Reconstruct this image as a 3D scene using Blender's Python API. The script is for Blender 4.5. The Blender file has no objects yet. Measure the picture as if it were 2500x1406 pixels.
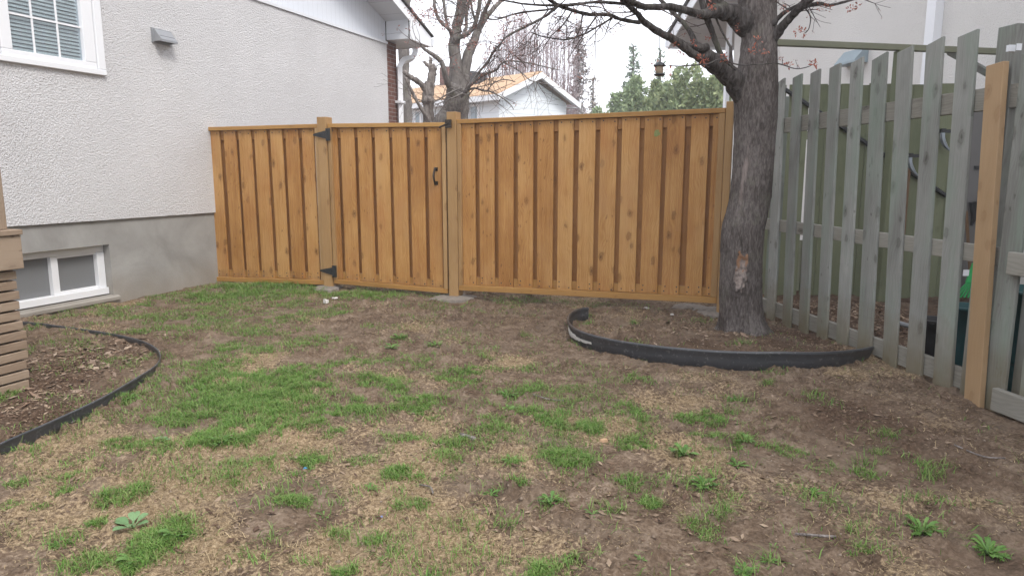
import bpy, math, random
import numpy as np
from mathutils import Vector, Matrix

C = bpy.data.collections.new("yard"); bpy.context.scene.collection.children.link(C)
scn = bpy.context.scene
# ------------------------------------------------------------------ camera, sky, sun
FPX = 1700.0; TH = math.atan(278/1700.0); CH = 1.35; CX, CY = 1250.0, 703.0
cam = bpy.data.cameras.new("camera"); camo = bpy.data.objects.new("camera", cam); C.objects.link(camo)
cam.sensor_width = 36; cam.lens = 36*FPX/2500; cam.clip_start = .05; cam.clip_end = 2000
camo.location = (0, 0, CH); camo.rotation_euler = (math.pi/2-TH, 0, 0)
scn.camera = camo
scn.view_settings.view_transform = 'Standard'; scn.view_settings.look = 'None'
scn.view_settings.gamma = 1; scn.view_settings.exposure = 1.1
SUN_EL, SUN_AZ = math.radians(50), math.radians(142)      # azimuth from +Y clockwise: behind the camera, to the right
w = bpy.data.worlds.new("World"); scn.world = w; w.use_nodes = True
nt = w.node_tree; bg = nt.nodes['Background']; bg.inputs['Strength'].default_value = .1
sky = nt.nodes.new('ShaderNodeTexSky'); sky.sky_type = 'NISHITA'; sky.sun_disc = False
sky.sun_elevation = SUN_EL; sky.sun_rotation = SUN_AZ; sky.dust_density = 4; sky.air_density = 1
mx = nt.nodes.new('ShaderNodeMix'); mx.data_type = 'RGBA'; mx.inputs['Factor'].default_value = .86
mx.inputs[7].default_value = (9.6, 9.8, 10.5, 1)          # overcast layer
nt.links.new(sky.outputs[0], mx.inputs[6]); nt.links.new(mx.outputs[2], bg.inputs['Color'])
sl = bpy.data.lights.new("sun", 'SUN'); sl.energy = 1.25; sl.angle = math.radians(16); sl.color = (1, .965, .91)
so = bpy.data.objects.new("sun", sl); C.objects.link(so)
sd = Vector((math.sin(SUN_AZ)*math.cos(SUN_EL), math.cos(SUN_AZ)*math.cos(SUN_EL), math.sin(SUN_EL)))
so.rotation_euler = sd.to_track_quat('Z', 'Y').to_euler(); so.location = (0, 0, 20)
scn.cycles.max_bounces = 6; scn.cycles.diffuse_bounces = 4; scn.cycles.transparent_max_bounces = 12; scn.cycles.volume_bounces = 1

# ------------------------------------------------------------------ photo measurements -> world
def ray(u, v):
    X = (u-CX)/FPX; Y = (CY-v)/FPX
    return np.array([X, math.cos(TH)+Y*math.sin(TH), -math.sin(TH)+Y*math.cos(TH)])
O = np.array([0, 0, CH])
def G(u, v, z=0.0):
    d = ray(u, v); return O+d*((z-CH)/d[2])
def PY(u, v, Y):
    d = ray(u, v); return O+d*(Y/d[1])
def zc(p): return p[1]*math.cos(TH)-(p[2]-CH)*math.sin(TH)
class Frame:
    def __init__(s, o, azd):
        s.o = np.array([o[0], o[1], 0.]); a = math.radians(azd); s.rz = math.pi/2-a
        s.X = np.array([math.sin(a), math.cos(a), 0]); s.Y = np.array([-math.cos(a), math.sin(a), 0])
    def loc(s, p): q = np.array(p)-s.o; return np.array([q@s.X, q@s.Y, q[2]])
    def wor(s, p): return s.o+s.X*p[0]+s.Y*p[1]+np.array([0, 0, p[2]])
    def hit(s, u, v, y=0.):
        d = ray(u, v); o = s.loc(O); dl = np.array([d@s.X, d@s.Y, d[2]]); return o+dl*((y-o[1])/dl[1])
    def hitx(s, u, v, x):
        d = ray(u, v); o = s.loc(O); dl = np.array([d@s.X, d@s.Y, d[2]]); return o+dl*((x-o[0])/dl[0])

# ------------------------------------------------------------------ object helpers
def root(name, label, cat, loc=(0, 0, 0), rz=0, group=None):
    o = bpy.data.objects.new(name, None); C.objects.link(o); o.location = loc; o.rotation_euler = (0, 0, rz)
    o.empty_display_size = .1
    return tag(o, label, cat, group)
def tag(o, label, cat, group=None, kind=None):
    if label: o['label'] = label
    if cat: o['category'] = cat
    if group: o['group'] = group
    if kind: o['kind'] = kind
    return o
class MB:
    def __init__(s): s.v = []; s.f = []
    def add(s, vs, fs):
        n = len(s.v); s.v += [tuple(map(float, p)) for p in vs]; s.f += [tuple(i+n for i in f) for f in fs]; return s
    def hexa(s, b, t):      # bottom 4 (ccw seen from above), top 4
        return s.add(list(b)+list(t), [(3, 2, 1, 0), (4, 5, 6, 7), (0, 1, 5, 4), (1, 2, 6, 5), (2, 3, 7, 6), (3, 0, 4, 7)])
    def box(s, x0, x1, y0, y1, z0, z1):
        return s.hexa([(x0, y0, z0), (x1, y0, z0), (x1, y1, z0), (x0, y1, z0)], [(x0, y0, z1), (x1, y0, z1), (x1, y1, z1), (x0, y1, z1)])
    def prism(s, poly, y0, y1):      # polygon in xz, extruded in y
        n = len(poly); vs = [(x, y0, z) for x, z in poly]+[(x, y1, z) for x, z in poly]
        return s.add(vs, [tuple(range(n)), tuple(range(2*n-1, n-1, -1))]+[(i, i+n, (i+1) % n+n, (i+1) % n) for i in range(n)])
    def prismx(s, poly, x0, x1):     # polygon in yz, extruded in x
        n = len(poly); vs = [(x0, y, z) for y, z in poly]+[(x1, y, z) for y, z in poly]
        return s.add(vs, [tuple(range(n-1, -1, -1)), tuple(range(n, 2*n))]+[(i, (i+1) % n, (i+1) % n+n, i+n) for i in range(n)])
    def tube(s, pts, rad, n=8, cap=True, prof=None, rough=0, rng=None):
        pts = [Vector(p) for p in pts]; m = len(pts)
        T = [(pts[min(i+1, m-1)]-pts[max(i-1, 0)]).normalized() for i in range(m)]
        up = Vector((0, 0, 1)) if abs(T[0].z) < .9 else Vector((1, 0, 0))
        N = (up-T[0]*up.dot(T[0])).normalized(); vs = []
        for i in range(m):
            N = (N-T[i]*N.dot(T[i])).normalized(); Bn = T[i].cross(N)
            for k in range(n):
                a = 2*math.pi*k/n; r = rad[i] if hasattr(rad, '__len__') else rad
                if rough: r *= 1+rough*(rng.random()-.5)
                vs.append(pts[i]+N*math.cos(a)*r+Bn*math.sin(a)*r)
        fs = [(i*n+k, i*n+(k+1) % n, (i+1)*n+(k+1) % n, (i+1)*n+k) for i in range(m-1) for k in range(n)]
        if cap: fs += [tuple(range(n-1, -1, -1)), tuple((m-1)*n+k for k in range(n))]
        return s.add(vs, fs)
    def build(s, name, m, parent=None, smooth=False, bevel=0):
        me = bpy.data.meshes.new(name); me.from_pydata(s.v, [], s.f); me.update()
        if smooth: me.polygons.foreach_set('use_smooth', [True]*len(me.polygons))
        o = bpy.data.objects.new(name, me); C.objects.link(o); me.materials.append(m)
        if parent: o.parent = parent
        if bevel:
            b = o.modifiers.new('bevel', 'BEVEL'); b.width = bevel; b.segments = 2; b.limit_method = 'ANGLE'
        return o
def npmesh(name, V, faces_tri, m, parent=None, smooth=False):
    me = bpy.data.meshes.new(name); V = np.asarray(V, np.float32); Fc = np.asarray(faces_tri, np.int32); k = Fc.shape[1]
    me.vertices.add(len(V)); me.vertices.foreach_set('co', V.ravel())
    me.loops.add(Fc.size); me.loops.foreach_set('vertex_index', Fc.ravel())
    me.polygons.add(len(Fc)); me.polygons.foreach_set('loop_start', np.arange(0, Fc.size, k, dtype=np.int32))
    me.polygons.foreach_set('loop_total', np.full(len(Fc), k, np.int32))
    me.polygons.foreach_set('use_smooth', np.full(len(Fc), smooth))
    me.update(); me.validate(); me.materials.append(m)
    o = bpy.data.objects.new(name, me); C.objects.link(o)
    if parent: o.parent = parent
    return o
def copy_tree(o, parent=None):
    c = o.copy(); C.objects.link(c)
    if parent: c.parent = parent
    for ch in list(o.children): copy_tree(ch, c)
    return c
def smooth_path(pts, rad, k=4):
    P_ = [np.array(p, float) for p in pts]; out = []; ro = []
    for i in range(len(P_)-1):
        p0 = P_[max(i-1, 0)]; p1 = P_[i]; p2 = P_[i+1]; p3 = P_[min(i+2, len(P_)-1)]
        for j in range(k):
            t = j/k
            out.append(.5*((2*p1)+(-p0+p2)*t+(2*p0-5*p1+4*p2-p3)*t*t+(-p0+3*p1-3*p2+p3)*t**3)); ro.append(rad[i]*(1-t)+rad[i+1]*t)
    out.append(P_[-1]); ro.append(rad[-1]); return out, ro

# ------------------------------------------------------------------ numpy noise
def vnoise(x, y, seed=0):
    xi = np.floor(x).astype(np.int64); yi = np.floor(y).astype(np.int64); fx = x-xi; fy = y-yi
    fx = fx*fx*(3-2*fx); fy = fy*fy*(3-2*fy)
    def h(a, b):
        n = (a*374761393+b*668265263+seed*982451653) & 0xffffffff
        n = ((n ^ (n >> 13))*1274126177) & 0xffffffff; return ((n ^ (n >> 16)) & 0xffff)/65535.
    return (h(xi, yi)*(1-fx)+h(xi+1, yi)*fx)*(1-fy)+(h(xi, yi+1)*(1-fx)+h(xi+1, yi+1)*fx)*fy
def fbm(x, y, seed=0, o=4):
    s = 0; a = .5; t = 0
    for i in range(o): s = s+a*vnoise(x*2**i+17*i, y*2**i-9*i, seed+i); t += a; a *= .5
    return s/t

# ------------------------------------------------------------------ materials
class M:
    def __init__(s, name, rough=.8, spec=.3):
        s.m = bpy.data.materials.new(name); s.m.use_nodes = True; s.t = s.m.node_tree
        s.b = s.t.nodes['Principled BSDF']; s.b.inputs['Roughness'].default_value = rough
        s.b.inputs['Specular IOR Level'].default_value = spec
    def n(s, typ, props=None, **inp):
        nd = s.t.nodes.new('ShaderNode'+typ)
        for k, v in (props or {}).items(): setattr(nd, k, v)
        for k, v in inp.items():
            k = int(k[1:]) if k[0] == 'i' and k[1:].isdigit() else k.replace('_', ' ')
            s.set(nd.inputs[k], v)
        return nd
    def set(s, sock, v):
        if isinstance(v, bpy.types.NodeSocket): s.t.links.new(v, sock)
        elif isinstance(v, bpy.types.Node): s.t.links.new(v.outputs[0], sock)
        else: sock.default_value = v
    def co(s, sc=(1, 1, 1), rnd=0, which='Object'):
        c = s.n('TexCoord').outputs[which]
        if rnd:
            oi = s.n('ObjectInfo').outputs['Random']; mu = s.n('Math', {'operation': 'MULTIPLY'}, i0=oi, i1=rnd)
            c = s.n('VectorMath', {'operation': 'ADD'}, i0=c, i1=mu.outputs[0]).outputs[0]
        return s.n('Mapping', i0=c, Scale=sc).outputs[0]
    def noise(s, co, sc, det=4, rough=.55, dist=0):
        return s.n('TexNoise', Vector=co, Scale=sc, Detail=det, Roughness=rough, Distortion=dist).outputs[0]
    def ramp(s, f, stops, interp='LINEAR'):
        r = s.n('ValToRGB', i0=f); cr = r.color_ramp; cr.interpolation = interp
        while len(cr.elements) < len(stops): cr.elements.new(.5)
        for e, (p, c) in zip(cr.elements, stops):
            e.position = p; e.color = (c, c, c, 1) if isinstance(c, (int, float)) else (*c, 1)
        return r.outputs[0]
    def mix(s, f, a, b, mode='MIX'):
        nd = s.n('Mix', {'data_type': 'RGBA', 'blend_type': mode})
        s.set(nd.inputs[0], f)
        for i, v in ((6, a), (7, b)):
            s.set(nd.inputs[i], (*v, 1) if isinstance(v, tuple) and len(v) == 3 else v)
        return nd.outputs[2]
    def math(s, op, a, b=0.0, clamp=False):
        nd = s.n('Math', {'operation': op, 'use_clamp': clamp}); s.set(nd.inputs[0], a); s.set(nd.inputs[1], b); return nd.outputs[0]
    def color(s, c): s.set(s.b.inputs['Base Color'], (*c, 1) if isinstance(c, tuple) else c); return s
    def bump(s, h, strength=.5, dist=.01):
        s.set(s.b.inputs['Normal'], s.n('Bump', Strength=strength, Distance=dist, Height=h).outputs[0]); return s
def scale3(c, k): return tuple(x*k for x in c)

def flat(name, c, rough=.6, spec=.4, var=.12, sc=6, metal=0, bumpd=0):
    m = M(name, rough, spec); co = m.co()
    m.color(m.mix(m.noise(co, sc, 5), scale3(c, 1-var), scale3(c, 1+var)))
    m.b.inputs['Metallic'].default_value = metal
    if bumpd: m.bump(m.noise(co, sc*8, 4), .5, bumpd)
    return m.m
def wood(name, cols, knot=(.12, .05, .015), axis='z', knots=1.0, grain=1.0, rough=.55, rnd=37., stain=None, spec=.3):
    m = M(name, rough, spec)
    lng = {'z': (1, 1, .06), 'x': (.06, 1, 1), 'y': (1, .06, 1)}[axis]
    co = m.co(rnd=rnd); 
    def sc(k): return m.n('Mapping', i0=co, Scale=tuple(a*k for a in lng)).outputs[0]
    # swirling grain: bands bent round by a slow noise
    warp = m.noise(m.n('Mapping', i0=co, Scale=tuple({1: 3.0, .06: 1.2}[a] for a in lng)).outputs[0], 1.6, 2)
    wv = m.n('TexWave', {'wave_type': 'BANDS', 'bands_direction': 'X' if axis != 'x' else 'Z'}, Vector=m.n('VectorMath', {'operation': 'ADD'}, i0=sc(1), i1=m.n('CombineXYZ', X=m.math('MULTIPLY', warp, .22), Z=m.math('MULTIPLY', warp, .22)).outputs[0]).outputs[0], Scale=16, Distortion=2.5, Detail=2, i4=1.5).outputs[1]
    fine = m.noise(sc(1), 190, 3, .6)
    big = m.noise(m.n('Mapping', i0=co, Scale=tuple({1: 1.6, .06: .7}[a] for a in lng)).outputs[0], 2.2, 3)
    streak = m.noise(m.n('Mapping', i0=co, Scale=tuple({1: 1.0, .06: .03}[a] for a in lng)).outputs[0], 48, 3, .6)
    g = m.math('ADD', m.math('ADD', m.math('MULTIPLY', m.math('SUBTRACT', streak, .5), .42*grain), .08), m.math('ADD', m.math('MULTIPLY', wv, .10*grain), m.math('ADD', m.math('MULTIPLY', fine, .34*grain), m.math('MULTIPLY', big, .62))))
    rndv = m.n('ObjectInfo').outputs['Random']
    g = m.math('ADD', g, m.math('MULTIPLY', m.math('SUBTRACT', rndv, .5), .24))
    n = len(cols); col = m.ramp(g, [(.28+.5*i/(n-1), c) for i, c in enumerate(cols)])
    # knots: sparse cells, most of them skipped
    kc = m.n('Mapping', i0=co, Scale={'z': (8.5, 8.5, 4.4), 'x': (4.4, 8.5, 8.5), 'y': (8.5, 4.4, 8.5)}[axis]).outputs[0]
    kn = m.noise(co, 22, 2); kc = m.n('VectorMath', {'operation': 'ADD'}, i0=kc, i1=m.n('CombineXYZ', X=m.math('MULTIPLY', kn, .28), Z=m.math('MULTIPLY', kn, .28)).outputs[0]).outputs[0]
    vo = m.n('TexVoronoi', {'voronoi_dimensions': '3D'}, Vector=kc, Scale=1.0)
    keep = m.math('GREATER_THAN', m.n('SeparateColor', i0=vo.outputs['Color']).outputs[0], .38)
    v2 = m.n('TexVoronoi', {'voronoi_dimensions': '3D'}, Vector=m.n('Mapping', i0=kc, Location=(3.3, 1.7, 5.1), Scale=(2.3, 2.3, 2.0)).outputs[0], Scale=1.0)
    pin = m.math('MULTIPLY', m.ramp(v2.outputs['Distance'], [(.06, 1.0), (.2, 0.0)]), m.math('GREATER_THAN', m.n('SeparateColor', i0=v2.outputs['Color']).outputs[1], .6))
    kd = m.math('MULTIPLY', m.ramp(vo.outputs['Distance'], [(.04, 1.0), (.11, .5), (.17, .62), (.22, .15), (.36, 0.0)]), keep)
    col = m.mix(m.math('MULTIPLY', kd, .95*knots), col, knot)
    col = m.mix(m.math('MULTIPLY', pin, .65*knots), col, knot)
    if stain: col = stain(m, co, col)
    m.color(col); m.bump(m.math('ADD', fine, m.math('MULTIPLY', kd, -.6)), .35, .002)
    return m.m

fence_cols = [(.20, .080, .020), (.31, .143, .040), (.395, .200, .062), (.48, .272, .100)]
def weathered(m, co, col):       # red-brown stain blotches and a grey film where rain ran down the boards
    g = m.ramp(m.noise(m.n('Mapping', i0=co, Scale=(2.5, 2.5, 1)).outputs[0], 1.7, 4), [(.50, 0.0), (.74, .5)])
    col = m.mix(g, col, (.34, .135, .04))
    h = m.ramp(m.noise(m.n('Mapping', i0=co, Scale=(3, 3, 1.2)).outputs[0], 1.1, 3), [(.52, 0.0), (.8, .5)])
    col = m.mix(h, col, (.44, .27, .12))
    z = m.n('SeparateXYZ', i0=m.n('TexCoord').outputs['Object']).outputs[2]; sp_ = m.math('ADD', z, m.math('MULTIPLY', m.noise(co, 16, 3), .3))
    return m.mix(m.ramp(sp_, [(.17, .6), (.34, 0.0)]), col, (.16, .095, .05))
m_fence = wood('stained_spruce', fence_cols, stain=weathered)
m_fence_x = wood('stained_spruce_rail', [(.28, .145, .042), (.37, .20, .062), (.43, .25, .085)], axis='x', knots=.4, grain=.6)
m_post = wood('pale_post_wood', [(.26, .15, .06), (.34, .205, .088), (.41, .26, .12)], knots=.7, grain=.6)
m_backb = wood('dark_stained_backing_wood', [(.22, .095, .028), (.29, .135, .043), (.36, .18, .062)], knots=.5)  # rear boards and top nailer, stained darker than the front boards
def greyt(m, co, col):
    h = m.ramp(m.noise(m.n('Mapping', i0=co, Scale=(6, 6, 1.3)).outputs[0], 1.3, 4), [(.45, 0.0), (.72, .7)])
    col = m.mix(h, col, (.22, .275, .225))
    z = m.n('SeparateXYZ', i0=m.n('TexCoord').outputs['Object']).outputs[2]
    damp = m.math('ADD', z, m.math('MULTIPLY', m.noise(co, 7, 3), .35))
    return m.mix(m.ramp(damp, [(.2, .8), (.62, 0.0)]), col, (.155, .125, .072))
gcols = [(.16, .16, .145), (.225, .23, .212), (.28, .285, .265), (.36, .365, .34)]
m_grey = wood('weathered_grey_picket', gcols, knot=(.06, .055, .045), stain=greyt, rough=.85, spec=.15, knots=.85, grain=.6)
m_grey_x = wood('weathered_grey_rail', [(.16, .15, .125), (.22, .21, .18), (.28, .27, .235)], knot=(.06, .055, .045), axis='x', rough=.85, spec=.15)
m_cedar = wood('fresh_cedar_plank', [(.29, .19, .10), (.35, .235, .13), (.40, .275, .16)], knots=.4, grain=.5)
m_deck = wood('tan_deck_wood', [(.19, .135, .095), (.26, .19, .135), (.32, .245, .18)], knot=(.08, .05, .03), axis='x', knots=.9, rough=.75)
m_deckp = wood('tan_deck_post_wood', [(.20, .145, .10), (.255, .19, .135), (.30, .23, .17)], knot=(.08, .05, .03), knots=.9, rough=.75)
m_green = wood('green_stained_board', [(.125, .14, .085), (.165, .18, .11), (.20, .22, .145)], knot=(.05, .055, .03), grain=.4, knots=.3, rough=.8)
m_green_x = wood('green_stained_beam', [(.17, .175, .12), (.22, .225, .16), (.26, .265, .19)], knot=(.05, .055, .03), axis='x', grain=.4, knots=.3, rough=.8)

def stucco(name, c, sc=75, strength=1.0, dist=.014, dirt=.10):
    m = M(name, .9, .15); co = m.co()
    v = m.n('TexVoronoi', {'feature': 'SMOOTH_F1'}, Vector=m.n('VectorMath', {'operation': 'ADD'}, i0=co, i1=m.n('VectorMath', {'operation': 'SCALE'}, i0=m.n('TexNoise', Vector=co, Scale=45., Detail=2).outputs[1], Scale=.02).outputs[0]).outputs[0], Scale=sc*.8)
    hh = m.math('ADD', m.math('MULTIPLY', m.noise(co, sc, 3, .6, .6), 1.0), m.math('MULTIPLY', v.outputs[0], .55))
    big = m.noise(co, .9, 4)
    col = m.mix(m.ramp(big, [(.35, 0.0), (.7, 1.0)]), scale3(c, 1-dirt), c)
    col = m.mix(m.ramp(m.noise(co, sc*1.0, 3), [(.34, .4), (.48, 0.0)]), col, scale3(c, .6))  # crevice shading put into the colour as darker specks
    m.color(col); m.bump(hh, strength, dist); return m.m
m_stucco = stucco('white_stucco', (.715, .708, .715), sc=82, dist=.019)
m_stucco2 = stucco('cream_stucco', (.74, .72, .69), sc=90, dist=.014, dirt=.06)
m = M('foundation_concrete', .9, .15); co = m.co()
c_ = m.mix(m.ramp(m.noise(co, 1.4, 5, .6, .5), [(.36, 0.0), (.66, 1.0)]), (.245, .238, .225), (.36, .355, .34))
zz = m.n('SeparateXYZ', i0=co).outputs[2]
c_ = m.mix(m.ramp(m.math('ADD', zz, m.math('MULTIPLY', m.noise(co, 3, 4), .3)), [(.1, .55), (.5, 0.0)]), c_, (.26, .215, .16))
m.color(c_); m.bump(m.noise(co, 60, 5, .65), .5, .004); m_conc = m.m
m_white = flat('white_vinyl', (.74, .75, .77), .45, .4, .03)
m_whitem = flat('white_aluminium', (.66, .68, .71), .4, .4, .04, 3)
m_gablem = M('white_vertical_siding', .45, .4); co = m_gablem.co()
gx = m_gablem.math('FRACT', m_gablem.math('DIVIDE', m_gablem.n('SeparateXYZ', i0=co).outputs[0], .115))
m_gablem.color(m_gablem.mix(m_gablem.ramp(gx, [(.0, 1.0), (.035, 0.0)]), (.66, .69, .74), (.30, .31, .33))); m_gable = m_gablem.m
m_sof = M('white_soffit_panel', .45, .4); co = m_sof.co()
gx = m_sof.math('FRACT', m_sof.math('DIVIDE', m_sof.n('SeparateXYZ', i0=co).outputs[0], .34))
m_sof.color(m_sof.mix(m_sof.ramp(gx, [(.0, 1.0), (.03, 0.0)]), (.62, .645, .68), (.25, .26, .28))); m_soffit = m_sof.m
m_shingle = flat('dark_shingle', (.09, .085, .08), .95, .1, .4, 30)
m_metal = flat('grey_vent_metal', (.36, .37, .385), .45, .5, .08, 12, .6)
m_black = flat('black_iron', (.022, .024, .026), .45, .5, .2, 20)
m_bronze = flat('dark_bronze', (.05, .042, .035), .35, .6, .2, 20, .7)
m_blind = flat('off_white_blind', (.80, .83, .80), .6, .3, .03)
m_dark = flat('dark_room', (.03, .03, .032), .9, .1, .2)
m_greyroom = flat('dim_room_grey', (.20, .205, .21), .9, .1, .25, 2)  # grey for boards standing in for dim rooms behind the panes
def glass(name, tint=(.86, .9, .92), gl=.18):
    m = M(name); t = m.t; tr = m.n('BsdfTransparent', Color=(*tint, 1)); g = m.n('BsdfGlossy', Color=(.9, .95, 1, 1), Roughness=.03)
    lw = m.n('LayerWeight', Blend=.35); f = m.math('ADD', m.math('MULTIPLY', lw.outputs[1], .6), gl*.5, True)
    ms = m.n('MixShader', i0=f); t.links.new(tr.outputs[0], ms.inputs[1]); t.links.new(g.outputs[0], ms.inputs[2])
    t.links.new(ms.outputs[0], t.nodes['Material Output'].inputs[0]); return m.m
m_glass = glass('window_glass')
m_screen = M('screened_glass', .6, .3); m_screen.color((.17, .175, .18)); m_screen = m_screen.m
m = M('red_brown_brick', .9, .15); co = m.n('Mapping', i0=m.n('TexCoord').outputs['Object'], Rotation=(math.pi/2, 0, 0)).outputs[0]
br = m.n('TexBrick', Vector=co, Scale=1, Mortar_Size=.006, Brick_Width=.21, Row_Height=.072, Color1=(.105, .045, .035, 1), Color2=(.16, .07, .052, 1), Mortar=(.27, .25, .235, 1))
m.color(m.mix(m.noise(co, 30, 4), br.outputs[0], (.09, .06, .05), 'MIX')); m.t.nodes[-1]
m.color(m.mix(.25, br.outputs[0], m.mix(m.noise(co, 14, 4), (.05, .03, .03), (.2, .1, .08)))); m.bump(br.outputs[1], -.4, .004); m_brick = m.m

def bark(name, cols, sc=1.0, lichen=None, str_=.9, dist=.02):
    m = M(name, .95, .1); co = m.co()
    st = m.n('Mapping', i0=co, Scale=(1, 1, .26)).outputs[0]
    r = m.noise(st, 34*sc, 6, .65, .6); p = m.noise(co, 3.5, 4, .6)
    v = m.n('TexVoronoi', {'feature': 'DISTANCE_TO_EDGE'}, Vector=m.n('Mapping', i0=co, Scale=(1, 1, .25)).outputs[0], Scale=26*sc).outputs[0]
    f = m.math('ADD', m.math('MULTIPLY', r, .75), m.math('MULTIPLY', p, .35))
    col = m.ramp(f, [(.34, cols[0]), (.5, cols[1]), (.66, cols[2])])
    if lichen: col = m.mix(m.ramp(m.noise(co, 5, 5, .7), [(.55, 0.0), (.7, .6)]), col, lichen)
    m.color(col); m.bump(m.math('ADD', r, m.math('MULTIPLY', v, .8)), str_, dist); return m
m_bark = bark('grey_brown_bark', [(.022, .019, .018), (.052, .045, .042), (.12, .11, .105)], lichen=(.12, .125, .09)).m
m_bark2 = bark('smooth_grey_bark', [(.075, .068, .064), (.145, .132, .124), (.23, .212, .198)], lichen=(.17, .18, .11), str_=.5, dist=.01).m
m_bark3 = bark('furrowed_dead_bark', [(.06, .05, .045), (.15, .13, .12), (.30, .27, .25)], sc=.8, dist=.03).m
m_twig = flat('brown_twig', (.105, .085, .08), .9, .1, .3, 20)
m_twigfar = flat('far_pinkish_twig', (.25, .19, .195), .9, .1, .3, 2)  # paled: the glare over distant trees is put into this colour
def island(name, cols, rough=.7, spec=.2, trans=0, far=0):
    m = M(name, rough, spec); r = m.n('NewGeometry').outputs['Random Per Island']
    m.color(m.ramp(r, [(i/(len(cols)-1), c) for i, c in enumerate(cols)]))
    if trans:
        tl = m.n('BsdfTranslucent', Color=(*cols[-1], 1)); ms = m.n('MixShader', i0=trans)
        m.t.links.new(m.b.outputs[0], ms.inputs[1]); m.t.links.new(tl.outputs[0], ms.inputs[2])
        m.t.links.new(ms.outputs[0], m.t.nodes['Material Output'].inputs[0])
    return m.m
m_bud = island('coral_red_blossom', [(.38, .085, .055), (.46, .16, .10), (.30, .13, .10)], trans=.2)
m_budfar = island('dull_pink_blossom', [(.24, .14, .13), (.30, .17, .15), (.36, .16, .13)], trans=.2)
m_grass = island('spring_grass', [(.06, .15, .022), (.105, .23, .038), (.16, .285, .06), (.24, .31, .105), (.13, .25, .042)], .55, .3, .2)
m_olive = island('thin_olive_grass', [(.12, .14, .05), (.18, .18, .075), (.24, .21, .10), (.10, .15, .04)], .6, .2, .2)
m_straw = island('dead_straw', [(.14, .098, .055), (.265, .195, .11), (.41, .32, .195), (.19, .135, .08)], .85, .15)
m_litter = island('dead_leaf_litter', [(.07, .042, .03), (.13, .085, .058), (.33, .25, .18), (.10, .062, .044), (.17, .115, .08)], .85, .15)
m_weed = island('dandelion_leaf', [(.065, .14, .025), (.09, .19, .04), (.14, .25, .06)], .5, .35, .15)
m_weedpale = island('pale_green_leaf', [(.12, .22, .09), (.17, .28, .13)], .55, .3, .15)

# ------------------------------------------------------------------ frames
H = Frame((-3.70, 8.78), 20.5)           # house wall, x runs away from the camera, -y faces the yard
B = Frame((-3.784, 8.807), 110.6)        # new board fence, x to the right, -y faces the camera
P = Frame((2.451, 6.325), 171.75)        # old picket fence, x towards the camera, -y faces the yard

# ------------------------------------------------------------------ ground
def gp(u, v): p = G(u, v); return p[0], p[1]
def splats(x, y, L):
    s = np.zeros_like(x)
    for (u, v, ru, rv, wt) in L:
        cx_, cy_ = gp(u, v); d = cy_; rx = ru*zc(np.array([cx_, cy_, 0]))/FPX
        ry = abs(gp(u, max(v-rv, 480))[1]-gp(u, v+rv)[1])/2
        s = s+wt*np.exp(-(((x-cx_)/rx)**2+((y-cy_)/ry)**2)*1.1)
    return s
STRAW = [(250, 1250, 420, 130, 1.), (560, 1080, 260, 60, .7), (300, 1060, 260, 50, .6), (1150, 1300, 420, 110, .5), (900, 1180, 200, 60, .5),
         (430, 760, 160, 40, .35), (900, 900, 200, 40, .4), (1300, 1010, 200, 60, .45), (1050, 800, 150, 20, .3), (1620, 1330, 200, 60, .25), (1500, 1180, 220, 60, .3), (700, 1350, 250, 50, .3)]
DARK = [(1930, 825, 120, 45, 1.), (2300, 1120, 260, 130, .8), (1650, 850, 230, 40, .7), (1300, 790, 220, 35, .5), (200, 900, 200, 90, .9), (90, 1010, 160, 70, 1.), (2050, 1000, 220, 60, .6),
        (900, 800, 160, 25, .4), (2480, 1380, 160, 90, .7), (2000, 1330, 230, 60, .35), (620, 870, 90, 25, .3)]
def ground_z(x, y, fine=True):
    near = np.clip((14-np.hypot(x, y))/6, 0, 1)
    z = (fbm(x*.8+3, y*.8, 1, 2)-.5)*.05
    z = z+splats(x, y, [(1700, 850, 300, 60, .03), (1817, 835, 95, 16, .035)])
    if fine:
        z = z+(fbm(x*5, y*5, 4, 3)-.5)*.055+np.maximum(fbm(x*11, y*11, 41, 2)-.5, 0)*.04
        c = fbm(x*22, y*22, 9, 3); z = z+(np.maximum(c-.47, 0))*.10*np.clip(fbm(x*2.3, y*2.3, 33, 2)*2.2-.5, .25, 1)
        z = z+(fbm(x*60, y*60, 12, 2)-.5)*.007
    return z*near-.004
def axis(parts):
    out = []
    for a, b, n in parts: out += list(np.linspace(a, b, n, endpoint=False))
    return np.array(out+[parts[-1][1]])
gx = axis([(-400, -40, 14), (-40, -8, 24), (-8, -5, 60), (-5, 3.2, 700), (3.2, 6, 100), (6, 40, 40), (40, 400, 14)])
gy = axis([(-60, -2, 16), (-2, 1.6, 30), (1.6, 3.2, 220), (3.2, 5.5, 240), (5.5, 9.2, 260), (9.2, 14, 60), (14, 60, 30), (60, 800, 24)])
XX, YY = np.meshgrid(gx, gy); ZZ = ground_z(XX, YY)
V = np.stack([XX.ravel(), YY.ravel(), ZZ.ravel()], 1)
nx, ny = len(gx), len(gy); ii = (np.arange(ny-1)[:, None]*nx+np.arange(nx-1)[None, :]).ravel()
Fq = np.stack([ii, ii+1, ii+nx+1, ii+nx], 1)
m = M('bare_soil', .95, .08); co = m.co()
at = m.n('Attribute', {'attribute_name': 'soil'}); sp = m.n('SeparateColor', i0=at.outputs['Color'])
n1 = m.noise(co, 7, 5, .65); n2 = m.noise(co, 55, 5, .65, .4); n3 = m.noise(co, 210, 3, .6)
soil = m.ramp(m.math('ADD', m.math('MULTIPLY', n1, .5), m.math('MULTIPLY', n2, .5)), [(.36, (.055, .037, .025)), (.5, (.135, .095, .066)), (.64, (.255, .195, .145))])
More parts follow.
